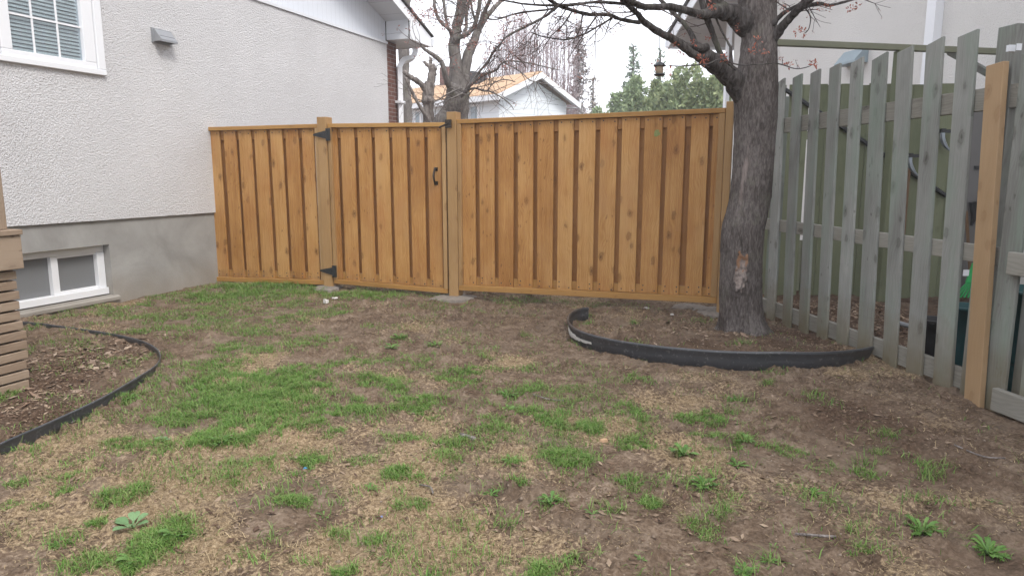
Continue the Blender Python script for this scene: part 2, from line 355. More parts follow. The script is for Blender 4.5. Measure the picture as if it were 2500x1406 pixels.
straw = m.ramp(m.math('ADD', m.math('MULTIPLY', n2, .6), m.math('MULTIPLY', n3, .4)), [(.36, (.105, .072, .042)), (.5, (.25, .182, .108)), (.63, (.44, .34, .22))])
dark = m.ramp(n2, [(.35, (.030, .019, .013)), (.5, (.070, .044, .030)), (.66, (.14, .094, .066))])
f1 = m.ramp(m.math('ADD', sp.outputs[0], m.math('MULTIPLY', m.math('SUBTRACT', n2, .5), 1.3)), [(.38, 0.0), (.60, .85)])
f2 = m.ramp(m.math('ADD', sp.outputs[1], m.math('MULTIPLY', m.math('SUBTRACT', n2, .5), .8)), [(.3, 0.0), (.75, .9)])
col = m.mix(f2, m.mix(f1, soil, straw), dark)
grey = m.ramp(m.noise(co, 2.3, 4, .6), [(.5, 0.0), (.72, .5)]); col = m.mix(grey, col, (.185, .145, .11))
m.color(col); m.bump(m.math('ADD', n2, m.math('MULTIPLY', n3, .5)), .8, .008); m_soil = m.m
ground = tag(npmesh('ground', V, Fq, m_soil, smooth=True), 'patchy bare brown soil yard with thin dry turf', 'ground', kind='structure')
xs, ys = XX.ravel(), YY.ravel()
def straw_f(x, y): return np.clip(splats(x, y, STRAW)*.5+(fbm(x*2.2, y*2.2, 50, 4)-.5)*1.7+.22, 0, 1)
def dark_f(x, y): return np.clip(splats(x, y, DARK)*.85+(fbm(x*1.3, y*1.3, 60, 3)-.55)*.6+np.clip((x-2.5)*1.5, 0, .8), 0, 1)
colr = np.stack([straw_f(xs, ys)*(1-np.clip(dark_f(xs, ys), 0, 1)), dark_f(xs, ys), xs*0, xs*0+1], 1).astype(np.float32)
ca = ground.data.color_attributes.new('soil', 'FLOAT_COLOR', 'POINT'); ca.data.foreach_set('color', colr.ravel())
def gz(x, y): return float(ground_z(np.array([x]), np.array([y]))[0])

# ------------------------------------------------------------------ left house
def wall_with_holes(mb, x0, x1, z0, z1, y0, y1, holes):
    xs_ = sorted({x0, x1, *[h[0] for h in holes], *[h[1] for h in holes]})
    for a, b in zip(xs_, xs_[1:]):
        hs = sorted([h for h in holes if h[0] < b-1e-6 and h[1] > a+1e-6], key=lambda h: h[2]); z = z0
        for h in hs:
            if h[2] > z: mb.box(a, b, y0, y1, z, h[2])
            z = h[3]
        if z1 > z: mb.box(a, b, y0, y1, z, z1)
    return mb
house = root('stucco_house', 'white stucco house on the left with concrete foundation, rising above the wooden fence', 'house', H.o, H.rz)
XC = H.hit(945, 150)[0]                    # far corner of the stucco
ZS = 3.63                                  # strip under the gable siding
wx1 = H.hit(256, 187)[0]; wz0 = 2.345; wx0 = -3.1
bx0, bx1, bz0, bz1 = -3.35, -1.54, .075, .615
wall_with_holes(MB(), -12, XC, .875, ZS, 0, .22, [(wx0+.02, wx1-.02, wz0+.03, 3.62)]).build('wall', m_stucco, house)
wall_with_holes(MB(), -12, XC-.01, -.6, .873, .028, .25, [(bx0, bx1, bz0, bz1)]).build('foundation', m_conc, house)
sill = MB().prismx([(.0, .05), (.03, .07), (.25, .085), (.25, .02), (.0, .02)], bx0-.02, bx1+.06); sill.build('window_sill', m_conc, house)
MB().box(-12, XC, 6.8, 7, -.5, ZS).box(-12, -11.8, .26, 6.8, -.5, ZS).box(XC-.2, XC, .26, 6.8, -.5, ZS).build('rear_wall', m_stucco, house)
# gable: siding triangle, soffit, fascia, roof (eave at the far corner, ridge towards the camera)
S_ = -.373; ze = H.hit(945, 54)[2]; OV = -.46
rz = lambda x: ze+(x-XC)*S_
XR = -3.0
MB().prism([(-12, ZS+.012), (XC-.004, ZS+.012), (XC-.004, ze), (XR, rz(XR)), (-12, rz(XR)-2.9)], .012, .2).build('gable_siding', m_gable, house)
MB().box(-12, XC+.004, -.022, -.002, ZS-.03, ZS+.01).build('drip_strip', m_whitem, house)
xo = H.hit(1050, 100, OV)[0]; xbox = XC
zb = H.hit(1002, 95, OV)[2]
zo = rz(xo)
sf = MB()
sf.add([(XR, OV+.01, rz(XR)), (XC, OV+.01, ze), (XC, .2, ze), (XR, .2, rz(XR))], [(0, 1, 2, 3)])
sf.add([(XC+.001, OV+.02, ze), (XC+.001, OV+.02, zb), (XC+.001, 0, zb), (XC+.001, 0, ze)], [(0, 1, 2, 3)])
sf.add([(XC, OV+.01, zb), (xo, OV+.01, zb-.01), (xo, 7, zb-.01), (XC, 7, zb)], [(0, 1, 2, 3)])
sf.build('soffit', m_soffit, house)
fa = MB().prism([(XR, rz(XR)-.03), (XC, ze-.03), (XC, zb-.01), (xo, zb-.02), (xo, zo+.13), (XR, rz(XR)+.14)], OV-.018, OV)
fa.box(xo, xo+.02, OV-.018, 7, zb-.02, zo+.12); fa.build('fascia', m_white, house)
gt = MB().prism([(xo+.021, zo+.11), (xo+.021, zo-.02), (xo+.09, zo-.03), (xo+.13, zo+.06), (xo+.13, zo+.11)], OV-.03, 7); gt.build('gutter', m_whitem, house)
ro = MB().prism([(XR, rz(XR)+.14), (xo+.06, zo+.13), (xo+.06, zo+.16), (XR, rz(XR)+.19)], OV-.05, 7.3)
ro.prism([(XR, rz(XR)+.14), (XR, rz(XR)+.19), (-12.6, rz(XR)-2.95), (-12.6, rz(XR)-3.01)], OV-.05, 7.3); ro.build('roof', m_shingle, house)
xb = H.hit(970, 200)[0]
MB().box(XC+.002, xb, .008, 6.9, -.4, zb-.012).build('brick_corner', m_brick, house)
# downspout on the brick front corner
dsx = lambda u, v, y=-.0: H.hit(u, v, y)
def sqtube(pts, w_, d_): return pts
ds = MB(); pth = [H.hit(1013, 112, -.05), H.hit(1013, 130, -.05), H.hit(1004, 143, -.05), H.hit(984, 149, -.05), H.hit(975, 165, -.05), H.hit(979, 300, -.05)]
pth[-1][0] = pth[-2][0]; pth.append(np.array([pth[-2][0], -.05, .1])); pp, rr = smooth_path(pth[:5], [.062]*5, 4); pp.append(pth[-1]); rr.append(.062)
ds.tube(pp, rr, 4); pv = pth[4]; ds.build('downspout', m_white, house)
MB().box(pv[0]-.10, pv[0]+.07, -.12, .0, 2.62, 2.66).build('downspout_bracket', m_white, house)
# upper window
win = MB(); t = .115
gxa, gxb = H.hit(30, 124)[0], H.hit(207, 148)[0]; gza = .5*(H.hit(33, 124)[2]+H.hit(207, 148)[2])
win.box(wx0, wx1, -.035, .05, wz0, wz0+.055)                 # bottom casing
win.box(wx1-.085, wx1, -.03, .05, wz0+.056, 3.62).box(wx0, wx0+.085, -.03, .05, wz0+.056, 3.62).box(wx0+.086, wx1-.086, -.03, .05, 3.54, 3.62)
window = win.build('window', m_white, house, bevel=.006)
s2 = MB(); a0, a1 = gxb, wx1-.088
s2.box(a0, a1, -.012, .06, gza, 3.53).box(gxa-.10, gxa, -.012, .06, gza, 3.53).box(wx0+.09, gxa-.14, -.006, .06, wz0+.06, 3.53)
s2.box(gxa-.10, a1, -.014, .06, wz0+.058, gza-.001); s2.build('sash', m_white, window, bevel=.006)
MB().box(gxa, a0, .03, .036, gza, 3.53).build('glass', m_glass, window)
mu = MB()
for u in (90, 150): x = H.hit(u, 130)[0]; mu.box(x-.009, x+.009, .02, .029, gza, 3.53)
zm = H.hit(140, 55)[2]
for z in (zm, zm+.42): mu.box(gxa, a0, .018, .0285, z-.009, z+.009)
mu.build('muntin', m_white, window)
bl = MB()
for i in range(32):
    z = gza+.01+i*.0345; bl.hexa([(gxa-.02, .05, z), (a0+.02, .05, z), (a0+.02, .068, z+.026), (gxa-.02, .068, z+.026)], [(gxa-.02, .0485, z+.002), (a0+.02, .0485, z+.002), (a0+.02, .0665, z+.028), (gxa-.02, .0665, z+.028)])
bl.build('blind', m_blind, window); MB().box(gxa-.1, a0+.1, .16, .17, gza-.05, 3.55).build('dim_room_board', m_greyroom, window)  # grey board behind the blind stands in for the room's dimness
# basement window, set back in the foundation
bw = MB(); yw = .11; fx0, fx1, fz0, fz1 = bx0+.005, bx1-.055+.05, bz0+.012, bz1-.05+.045
fr = .05
bw.box(fx0, fx1, yw, yw+.07, fz1-fr-.02, fz1).box(fx0, fx1, yw-.03, yw+.07, fz0, fz0+fr+.02).box(fx1-.085, fx1, yw, yw+.07, fz0+fr+.021, fz1-fr-.021).box(fx0, fx0+fr, yw, yw+.07, fz0+fr+.021, fz1-fr-.021)
bwin = bw.build('basement_window', m_white, house, bevel=.004)
xm = H.hit(135, 660, yw)[0]
ms_ = MB().box(xm-.035, xm+.035, yw+.005, yw+.06, fz0+fr+.022, fz1-fr-.022)
ms_.box(xm+.036, fx1-.086, yw+.018, yw+.05, fz0+fr+.022, fz0+fr+.045).box(xm+.036, fx1-.086, yw+.018, yw+.05, fz1-fr-.044, fz1-fr-.022)
ms_.build('sash', m_white, bwin)
MB().box(fx0+fr, fx1-.086, yw+.052, yw+.056, fz0+fr+.02, fz1-fr-.02).build('glass', m_screen, bwin)
MB().box(fx0+fr+.0, fx1-.02, yw+.12, yw+.13, fz0, fz1).build('dark_interior_board', m_greyroom, bwin)  # added board standing in for the dark interior
# vent hood on the wall
vx0, vx1, vzt = H.hit(368, 76)[0], H.hit(425, 90)[0]-.07, 2.93
vh = MB().prismx([(-.002, vzt), (-.03, vzt), (-.12, vzt-.11), (-.12, vzt-.135), (-.11, vzt-.135), (-.03, vzt-.05), (-.002, vzt-.05)], vx0+.02, vx1)
for xx in (vx0+.02, vx1-.006): vh.prismx([(-.001, vzt-.01), (-.031, vzt-.01), (-.118, vzt-.112), (-.118, vzt-.132), (-.001, vzt-.132)], xx-.001, xx+.007)
vh.box(vx0, vx1+.02, -.012, .0, vzt-.15, vzt+.012)
vhood = vh.build('vent_hood', m_metal, house); MB().box(vx0+.03, vx1-.01, -.09, -.08, vzt-.13, vzt-.07).build('vent_flap', m_black, vhood)

# ------------------------------------------------------------------ new board fence: two panels, three posts, a gate
gF = 'pieces of the new honey stained fence'
def board_set(root_, lr, ztop, zbot, v=330, ybase=0., nail=None, rnd=None):
    rnd = rnd or random.Random(3); nl = MB(); edges = []
    for (a, b) in lr:
        xa, xb_ = B.hit(a, v, ybase)[0], B.hit(b, v, ybase)[0]; edges.append((xa, xb_)); e = .0025
        dz = rnd.uniform(-.004, .004); tw = rnd.uniform(-.002, .002)
        mb = MB().hexa([(xa+tw, ybase-.022, zbot(xa)+dz), (xb_+tw, ybase-.022, zbot(xb_)+dz), (xb_+tw, ybase, zbot(xb_)+dz), (xa+tw, ybase, zbot(xa)+dz)],
                       [(xa, ybase-.022, ztop(xa)), (xb_, ybase-.022, ztop(xb_)), (xb_, ybase, ztop(xb_)), (xa, ybase, ztop(xa))])
        mb.build('board', m_fence, root_, bevel=.0035)
        for xx in (xa+.028, xb_-.028):
            if xb_-xa < .09 and xx != xa+.028: continue
            for zz in (ztop(xx)-.032, zbot(xx)+.03, zbot(xx)+.075)[:2+rnd.randint(0, 1)]:
                xj = xx+rnd.uniform(-.006, .006); zj = zz+rnd.uniform(-.01, .01)
                nl.tube([(xj, ybase-.0215, zj), (xj, ybase-.0238, zj)], .0075, 6)
    nl.build('nails', m_black, root_)['kind'] = 'stuff'
    return edges
def framed(root_, x0, x1, ztop, zbot, lr, yb=0., cap=.05, bot=.05, seed=3, side=(.045, .045)):
    d0, d1 = yb-.052, yb+.058
    def bar(a, b, za0, za1, zb0, zb1, name, mt, y0=d0, y1=d1):
        return MB().hexa([(a, y0, za0), (b, y0, zb0), (b, y1, zb0), (a, y1, za0)], [(a, y0, za1), (b, y0, zb1), (b, y1, zb1), (a, y1, za1)]).build(name, mt, root_, bevel=.004)
    bar(x0, x1, ztop(x0)-cap, ztop(x0), ztop(x1)-cap, ztop(x1), 'top_rail', m_fence_x)
    bar(x0, x1, zbot(x0), zbot(x0)+bot, zbot(x1), zbot(x1)+bot, 'bottom_rail', m_fence_x)
    bar(x0, x0+side[0], zbot(x0)+bot+.001, ztop(x0)-cap-.001, zbot(x0+.04)+bot+.001, ztop(x0+.04)-cap-.001, 'stile', m_post)
    bar(x1-side[1], x1, zbot(x1-.04)+bot+.001, ztop(x1-.04)-cap-.001, zbot(x1)+bot+.001, ztop(x1)-cap-.001, 'stile', m_post)
    xa, xb_ = x0+side[0]+.001, x1-side[1]-.001; zt = lambda x: ztop(x)-cap-.002; zb_ = lambda x: zbot(x)+bot+.002
    edges = board_set(root_, lr, zt, zb_, ybase=yb, rnd=random.Random(seed))
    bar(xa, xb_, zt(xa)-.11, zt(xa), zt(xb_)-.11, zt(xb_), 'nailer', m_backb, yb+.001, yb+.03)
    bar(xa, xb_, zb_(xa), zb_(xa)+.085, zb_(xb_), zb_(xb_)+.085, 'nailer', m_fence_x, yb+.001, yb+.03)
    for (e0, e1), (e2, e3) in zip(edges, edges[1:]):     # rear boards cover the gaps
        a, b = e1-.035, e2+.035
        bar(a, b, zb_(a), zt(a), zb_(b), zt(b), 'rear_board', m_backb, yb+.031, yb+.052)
z7 = lambda o, L: [(o+a/2.757, o+b/2.757) for a, b in L]
fl = root('wooden_fence', 'short new wooden fence panel between the white stucco wall and the gate', 'fence', B.o, B.rz, gF)
framed(fl, -.012, 1.683, lambda x: 1.915, lambda x: .005+.028*x, z7(480, [(88, 160), (190, 268), (290, 372), (395, 478), (503, 580), (605, 690), (715, 795)]), cap=.045, bot=.055)
ga = root('garden_gate', 'wooden garden gate with black strap hinges and a bow handle', 'gate', B.o, B.rz, gF)
framed(ga, 1.815, 3.30, lambda x: 1.915-.016*(x-1.82), lambda x: .075-.02*(x-1.82), z7(480, [(908, 950), (975, 1065), (1090, 1180), (1205, 1298), (1322, 1415), (1440, 1535), (1560, 1650)]), cap=.045, bot=.05, seed=5)
fr_ = root('wooden_fence', 'long new wooden fence panel of thirteen boards between gate post and big maple', 'fence', B.o, B.rz, gF)
z8 = [(1050+a/2.556, 1050+b/2.556) for a, b in [(190, 283), (310, 403), (430, 525), (552, 648), (675, 775), (805, 900), (932, 1035), (1065, 1170), (1200, 1310), (1340, 1452), (1480, 1592), (1630, 1740), (1765, 1800)]]
framed(fr_, 3.438, 6.165, lambda x: 1.918+.012*(x-3.44), lambda x: .088+.012*(x-3.44), z8, cap=.045, bot=.06, seed=8, side=(.045, .06))
# green paint mark on the tenth board
pm = MB(); rg = random.Random(2); c0 = B.hit(1604, 326, -.024)
pm.add([(c0[0]+.03*(.7+.5*rg.random())*math.cos(a), -.0236, c0[2]+.038*(.7+.5*rg.random())*math.sin(a)) for a in np.linspace(0, 6.28, 12, endpoint=False)], [tuple(range(11, -1, -1))])
pm.build('paint_mark', flat('pale_green_mark', (.22, .25, .10), .9, .1, .3, 60), fr_)
def post(x0, x1, top, label, y0=-.095, y1=.06, zb_=-.3):
    r = root('fence_post', label, 'fence post', B.wor((.5*(x0+x1), 0, 0)), B.rz, gF)
    hw = .5*(x1-x0); MB().box(-hw, hw, y0, y1, zb_, top).build('post', m_post, r, bevel=.005); return r
post(1.686, 1.806, 1.99, 'square wooden post carrying the two gate hinges', -.068)
post(3.322, 3.434, 1.998, 'square wooden post beside the gate latch, taller than the rails', -.06)
post(6.168, 6.232, 2.005, 'narrow wooden post half hidden by the big maple trunk', -.07, .08)
# gate ironwork
def hinge(tu, tv, pu0, pu1, pv0, pv1):
    y = -.074; t0 = B.hit(tu, tv, y); p0 = B.hit(pu0, pv0, y); p1 = B.hit(pu1, pv1, y); zc_ = .5*(p0[2]+p1[2]); x0 = p0[0]
    b = MB().prism([(t0[0], zc_-.008), (t0[0]+.01, zc_+.012), (x0, zc_+.045), (x0, zc_-.045)][::-1], y-.005, y)
    b.box(x0, p1[0], y-.007, y-.001, p1[2], p0[2]); b.tube([(x0+.012, y-.008, p1[2]+.01), (x0+.012, y-.008, p0[2]-.01)], .009, 8)
    for xx, zz in ((x0-.03, zc_), (x0-.09, zc_), (p1[0]-.014, p0[2]-.02), (p1[0]-.014, p1[2]+.02)): b.tube([(xx, y-.004, zz), (xx, y-.011, zz)], .007, 6)
    b.build('strap_hinge', m_black, ga)
hinge(764, 328, 795, 807, 314, 344); hinge(781, 660, 811, 823, 648, 677)
hx = B.hit(1064, 430, -.03)[0]; hz0, hz1 = B.hit(1064, 452, -.03)[2], B.hit(1064, 409, -.03)[2]
hb = MB(); pts = [(hx, -.025, hz0+.01), (hx, -.045, hz0+.012), (hx-.004, -.062, hz0+.045), (hx-.006, -.07, .5*(hz0+hz1)), (hx-.004, -.062, hz1-.045), (hx, -.045, hz1-.012), (hx, -.025, hz1-.01)]
p_, r_ = smooth_path(pts, [.010, .011, .010, .012, .010, .011, .010], 4); hb.tube(p_, r_, 8)
for z in (hz0, hz1-.04): hb.box(hx-.022, hx+.022, -.029, -.0225, z, z+.04)
hb.build('handle', m_bronze, ga, smooth=False)
lx0 = B.hit(1075, 306, -.1)[0]; lx1 = B.hit(1098, 298, -.1)[0]; lz = B.hit(1095, 301, -.1)[2]
la = MB().box(lx1-.05, lx1+.02, -.118, -.096, lz-.05, lz+.035); la.tube([(lx0, -.13, lz-.045), (lx1, -.12, lz)], .010, 6); la.build('latch', m_bronze, ga)
# concrete footings
m_foot = flat('rough_footing_concrete', (.22, .195, .17), .95, .1, .4, 30, 0, .008)
def footing(u, v, ru, rv, label, seed):
    c = G(u, v); r = root('concrete_footing', label, 'concrete footing', (c[0], c[1], gz(c[0], c[1])), 0, 'concrete footings at the fence posts')
    rg = random.Random(seed); ru *= .85; rv *= .85; rx = ru*zc(c)/FPX; ry = abs(G(u, v-rv)[1]-G(u, v+rv)[1])/2; n = 26
    k_ = [.8+.35*rg.random() for _ in range(n)]; mb = MB(); vs = []
    for (s, z) in ((1.05, -.05), (1, .006), (.8, .02), (.45, .027)):
        vs += [(rx*s*k_[i]*math.cos(6.283*i/n), ry*s*k_[i]*math.sin(6.283*i/n), z+rg.uniform(-.005, .005)) for i in range(n)]
    fs = [(j*n+i, j*n+(i+1) % n, (j+1)*n+(i+1) % n, (j+1)*n+i) for j in range(3) for i in range(n)]+[tuple(range(3*n, 4*n))]
    mb.add(vs, fs).build('footing_block', m_foot, r)
footing(800, 707, 38, 9, 'rough concrete footing under the gate hinge post', 1)
footing(1105, 727, 62, 10, 'rough concrete footing under the gate latch post, widest of the three', 2)
footing(1735, 765, 45, 14, 'rough pale concrete footing beside the big maple trunk', 3)
footing(1680, 748, 55, 6, 'flat grey concrete slab edge under the right end of the long fence panel', 4)

# ------------------------------------------------------------------ old picket fence
pf = root('picket_fence', 'weathered grey picket fence running towards the camera on the right', 'fence', P.o, P.rz)
TP = [(1910, 24, 192), (1951, 26, 182), (1995, 28, 172), (2043, 32, 160), (2097, 34, 148), (2153, 42, 130), (2215, 48, 117), (2288, 54, 100), (2368, 58, 88)]
BP = [(1884, 22, 785), (1924, 23, 800), (1965, 25, 815), (2011, 29, 830), (2059, 32, 850), (2115, 36, 870), (2175, 38, 905), (2236, 42, 925), (2304, 44, 965)]
rg = random.Random(7)
for (tu, tw, tv), (bu, bw_, bv) in zip(TP, BP):
    t = P.hit(tu, tv)[0]; b = P.hit(bu, bv)[0]; hw = .068+rg.uniform(-.004, .004)+(.006 if t > 1 else 0); zt = 2.19+rg.uniform(-.006, .006); s = rg.uniform(.015, .03); j = rg.uniform(-.006, .006)
    b0 = -.12
    mb = MB().hexa([(b-hw, -.02+j, b0), (b+hw, -.02+j, b0), (b+hw, 0, b0), (b-hw, 0, b0)], [(t-hw, -.02, zt-s), (t+hw, -.02, zt+s*.3), (t+hw, 0, zt+s*.3), (t-hw, 0, zt-s)])
    mb.build('picket', m_grey, pf, bevel=.004)
# pickets on the neighbour's side, seen edge-on beside the tall ones
for k in range(9):
    pass
for z0, z1 in ((1.715, 1.845), (.83, .935), (.04, .17)):
    MB().box(-.35, 2.40, .002, .04, z0, z1).build('rail', m_grey_x, pf, bevel=.004)
MB().box(-.33, -.24, .042, .13, -.2, 2.05).build('post', m_grey, pf, bevel=.004)
MB().box(2.20, 2.33, .0, .10, -.2, 2.17).build('post', m_grey, pf, bevel=.004)
# the fresh plank screwed to the near post, and the near bay whose rails face the yard
o_t = P.hit(2435, 158, -.05); o_b = P.hit(2377, 995, -.05)
MB().hexa([(o_b[0]-.058, -.068, -.03), (o_b[0]+.058, -.068, -.03), (o_b[0]+.058, -.03, -.03), (o_b[0]-.058, -.03, -.03)],
          [(o_t[0]-.06, -.068, o_t[2]), (o_t[0]+.06, -.068, o_t[2]+.01), (o_t[0]+.06, -.03, o_t[2]+.01), (o_t[0]-.06, -.03, o_t[2])]).build('fresh_plank', m_cedar, pf, bevel=.004)['label'] = 'fresh orange cedar plank'
for z0, z1 in ((1.63, 1.76), (.80, .925), (.015, .145)):
    MB().box(2.50, 4.6, -.062, -.022, z0, z1).build('rail', m_grey_x, pf, bevel=.005)
for k in range(9):
    x = 2.47+.235*k; mb = MB().box(x-.07, x+.07, -.02, 0, -.1, 1.98+rg.uniform(-.02, .03)); mb.build('picket', m_grey, pf, bevel=.004)
for k in range(8):
    x = 2.585+.235*k; mb = MB().box(x-.07, x+.07, .05, .07, -.1 if k else .0, 1.96); mb.build('rear_picket', m_grey, pf)
mbk = MB(); q = P.hit(2472, 118, -.03); mbk.box(q[0]-.01, q[0]+.012, -.06, -.022, q[2]-.02, q[2]+.015).box(q[0]+.045, q[0]+.052, -.05, -.022, q[2]-.02, q[2]+.015)
mbk.build('metal_bracket', m_whitem, pf)

# ------------------------------------------------------------------ neighbour's side: green board screen, beam frame, grey shed, tools
Fg = Frame(G(1885, 720)[:2], 94.2)
gs = root('green_board_screen', 'dull green vertical board screen behind the picket fence', 'fence', Fg.o, Fg.rz)
zt = Fg.hit(2000, 207)[2]; x = -.22; rg = random.Random(11)
gaps = [Fg.hit(u, 400)[0] for u in (1913, 1969)]; xe = Fg.hit(2330, 400)[0]
while x < xe:
    w_ = .145+rg.uniform(-.01, .01); a, b = x, x+w_
    for g in gaps:
        if a < g < b: b = g-.018
        if a-.03 < g <= a: a = g+.018
    if b-a > .02: MB().box(a, b, 0, .02, -.1, zt+rg.uniform(-.01, .01)).build('board', m_green, gs)
    x = max(b+.004, a+.03)
    for g in gaps:
        if abs(x-g) < .03: x = g+.02
MB().box(-.22, xe, .021, .06, 1.72, 1.81).build('rail', m_green_x, gs); MB().box(-.22, xe, .021, .06, .05, .14).build('rail', m_green_x, gs)
MB().box(-.22, xe, .021, .05, .14, .62).build('kick_board', m_green_x, gs)
zB = 2.62; bl_, br_ = G(1896, 105, zB), G(2540, 131, zB); daz = math.degrees(math.atan2(br_[0]-bl_[0], br_[1]-bl_[1]))
Fb = Frame(bl_[:2], daz); Lb = np.hypot(*(br_-bl_)[:2])
bf = root('timber_frame', 'green stained timber beam on a post, above and behind the picket fence', 'garden frame', Fb.o, Fb.rz)
MB().box(-.25, Lb+1.2, -.035, .035, zB-.03, zB+.03).build('beam', m_green_x, bf, bevel=.006)
xp = Fb.hit(2197, 200)[0]
for xx in (xp, Lb+.9): MB().box(xx-.065, xx+.065, -.04, .05, -.2, zB-.032).build('post', m_green, bf, bevel=.006)
a = Fb.hit(2330, 122, -.05); b = Fb.hit(2440, 185, -.05); MB().tube([(a[0], .02, a[2]), (b[0], .02, b[2])], .045, 4).build('brace', m_grey, bf)
# grey shed
s0 = PY(2318, 500, 7.72); Fs = Frame(s0[:2], 96)
sh = root('garden_shed', 'grey garden shed wall with black hinge straps behind the picket fence', 'shed', Fs.o, Fs.rz)
m_shed = flat('grey_shed_panel', (.13, .125, .12), .8, .2, .1, 3)
zsh = Fs.hit(2390, 236)[2]
MB().box(0, 2.6, 0, 1.3, -.1, zsh).build('wall', m_shed, sh, bevel=.01); MB().box(-.08, 2.7, -.1, 1.4, zsh+.001, zsh+.05).build('roof', m_grey_x, sh)
MB().box(.06, .62, -.022, -.001, .02, zsh-.08).build('door', flat('grey_shed_door', (.155, .15, .145), .8, .2, .1, 3), sh)
for v in (410,):
    q = Fs.hit(2383, v); MB().box(q[0]-.035, q[0]+.05, -.035, -.023, q[2]-.02, q[2]+.02).build('hinge', m_black, sh)
# black sloping handrail fixed to the green screen
a, b = Fg.hit(1915, 218, -.04), Fg.hit(2310, 478, -.04)
hr = root('handrail', 'black sloping rail seen in pieces between the grey pickets', 'handrail', Fg.wor((a[0], -.04, 0)), Fg.rz)
MB().tube([(0, 0, a[2]), (b[0]-a[0], 0, b[2])], .024, 6).build('rail', m_black, hr)
for k in (.15, .85): MB().tube([(k*(b[0]-a[0]), 0, a[2]+k*(b[2]-a[2])), (k*(b[0]-a[0]), .045, a[2]+k*(b[2]-a[2]))], .01, 6).build('bracket', m_black, hr)
# hanging hand tools
m_steel = flat('worn_steel', (.32, .36, .40), .35, .5, .2, 20, .7); m_handle = flat('brown_tool_handle', (.16, .10, .06), .7, .2, .2, 12)
def sickle(u, v, h, label, long_=False):
    q = Fg.hit(u, v, -.09); r = root('garden_tool', label, 'garden tool', Fg.wor((q[0], -.09, 0)), Fg.rz, 'garden tools hanging behind the pickets')
    z = q[2]
    MB().box(-.07, .07, -.02, .02, z, z+.035).box(-.06, -.02, -.02, .085, z+.03, z+.045).build('hook', m_black, r)
    pts = [(-.05, -.01, z), (-.045, -.01, z-.06), (-.01, -.01, z-.13), (.05, -.01, z-.19)]
    p_, r_ = smooth_path(pts, [.026, .03, .024, .006], 5); bl2 = MB().tube(p_, r_, 6); o = bl2.build('blade', m_steel, r)
    if h: MB().tube([(-.04, .0, z-.05), (-.02, .03, z-h)], .017, 6).build('handle', m_handle, r)
sickle(2232, 385, 1.35, 'curved steel tool with a long brown handle hanging behind the pickets'); sickle(2312, 325, 0, 'curved blue grey blade hanging higher, left of the grey shed')
# dark looped tool by the shed
q = Fs.hit(2375, 520, -.1); r = root('garden_tool', 'black tool with a brown handle leaning against the grey shed', 'garden tool', Fs.wor((q[0], -.1, 0)), Fs.rz, 'garden tools hanging behind the pickets')
MB().tube([(.0, 0, q[2]+.12), (.03, .0, q[2]-.04), (.0, .0, q[2]-.14)], [.05, .04, .012], 5).build('head', m_black, r); MB().tube([(-.07, 0, q[2]+.02), (.05, -.05, .05)], .018, 6).build('handle', m_handle, r)
# bright green rake with a label, standing upside-up between pickets
q = PY(2368, 745, 7.3); Fr = Frame(q[:2], 95); r = root('leaf_rake', 'bright green plastic leaf rake head with a white sticker behind the pickets', 'rake', Fr.o, Fr.rz)
m_rake = flat('bright_green_plastic', (.03, .36, .10), .45, .4, .1, 8); zt, zm_, zb_ = Fr.hit(2362, 642)[2], Fr.hit(2362, 690)[2], Fr.hit(2362, 722)[2]
MB().prism([(-.07, zm_), (.09, zm_), (.09, zt), (-.02, zt)], -.01, .01).build('head', m_rake, r)
tn = MB()
for k in range(9): xx = -.15+.03*k; tn.hexa([(xx*1.3, -.006, zb_-.02), (xx*1.3+.018, -.006, zb_-.02), (xx*1.3+.018, .006, zb_-.02), (xx*1.3, .006, zb_-.02)], [(-.06+.016*k, -.006, zm_-.001), (-.06+.016*k+.013, -.006, zm_-.001), (-.06+.016*k+.013, .006, zm_-.001), (-.06+.016*k, .006, zm_-.001)])
tn.build('tines', m_rake, r); q2 = Fr.hit(2357, 665); MB().box(q2[0]-.03, q2[0]+.03, -.014, -.011, q2[2]-.035, q2[2]+.03).build('sticker', m_white, r)
MB().tube([(.03, 0, zt-.02), (.10, .25, zt+.75)], .014, 6).build('handle', m_handle, r)
# teal and black tubs
def tub(u, v, w_, h_, mt, label, k=.85):
    q = G(u, v); r = root('garden_tub', label, 'tub', (q[0], q[1], gz(q[0], q[1])-.01), 0, 'tubs behind the picket fence')
    n = 20; mb = MB(); prof = [(k*w_, 0), (w_*.93, h_*.5), (w_, h_), (w_+.015, h_), (w_+.015, h_+.02), (w_-.01, h_+.02), (w_-.02, h_*.3), (0.01, h_*.25)]
    vs = [(a*math.cos(6.2832*i/n), a*math.sin(6.2832*i/n), z) for a, z in prof for i in range(n)]
    mb.add(vs, [(j*n+i, j*n+(i+1) % n, (j+1)*n+(i+1) % n, (j+1)*n+i) for j in range(len(prof)-1) for i in range(n)]); mb.build('tub_body', mt, r, smooth=True)
m_teal = flat('teal_plastic', (.012, .075, .08), .5, .4, .15, 5); m_tubk = flat('black_plastic_tub', (.018, .018, .02), .5, .4, .15, 5)
tub(2350, 905, .13, .46, m_teal, 'teal tub behind the orange plank, left side'); tub(2500, 960, .20, .62, m_teal, 'teal tub at the right edge behind the near grey boards')
tub(2275, 880, .11, .28, m_tubk, 'low black tub between the grey pickets')
q0, q1 = G(2185, 800), G(2290, 830)
r = root('garden_hose_pipe', 'grey plastic pipe lying on the mulch behind the pickets', 'pipe', (q0[0], q0[1], .03))
MB().tube([(0, 0, .02), tuple((q1-q0)[:2])+(.02,)], .022, 8).build('pipe', flat('grey_pipe', (.2, .21, .22)), r)

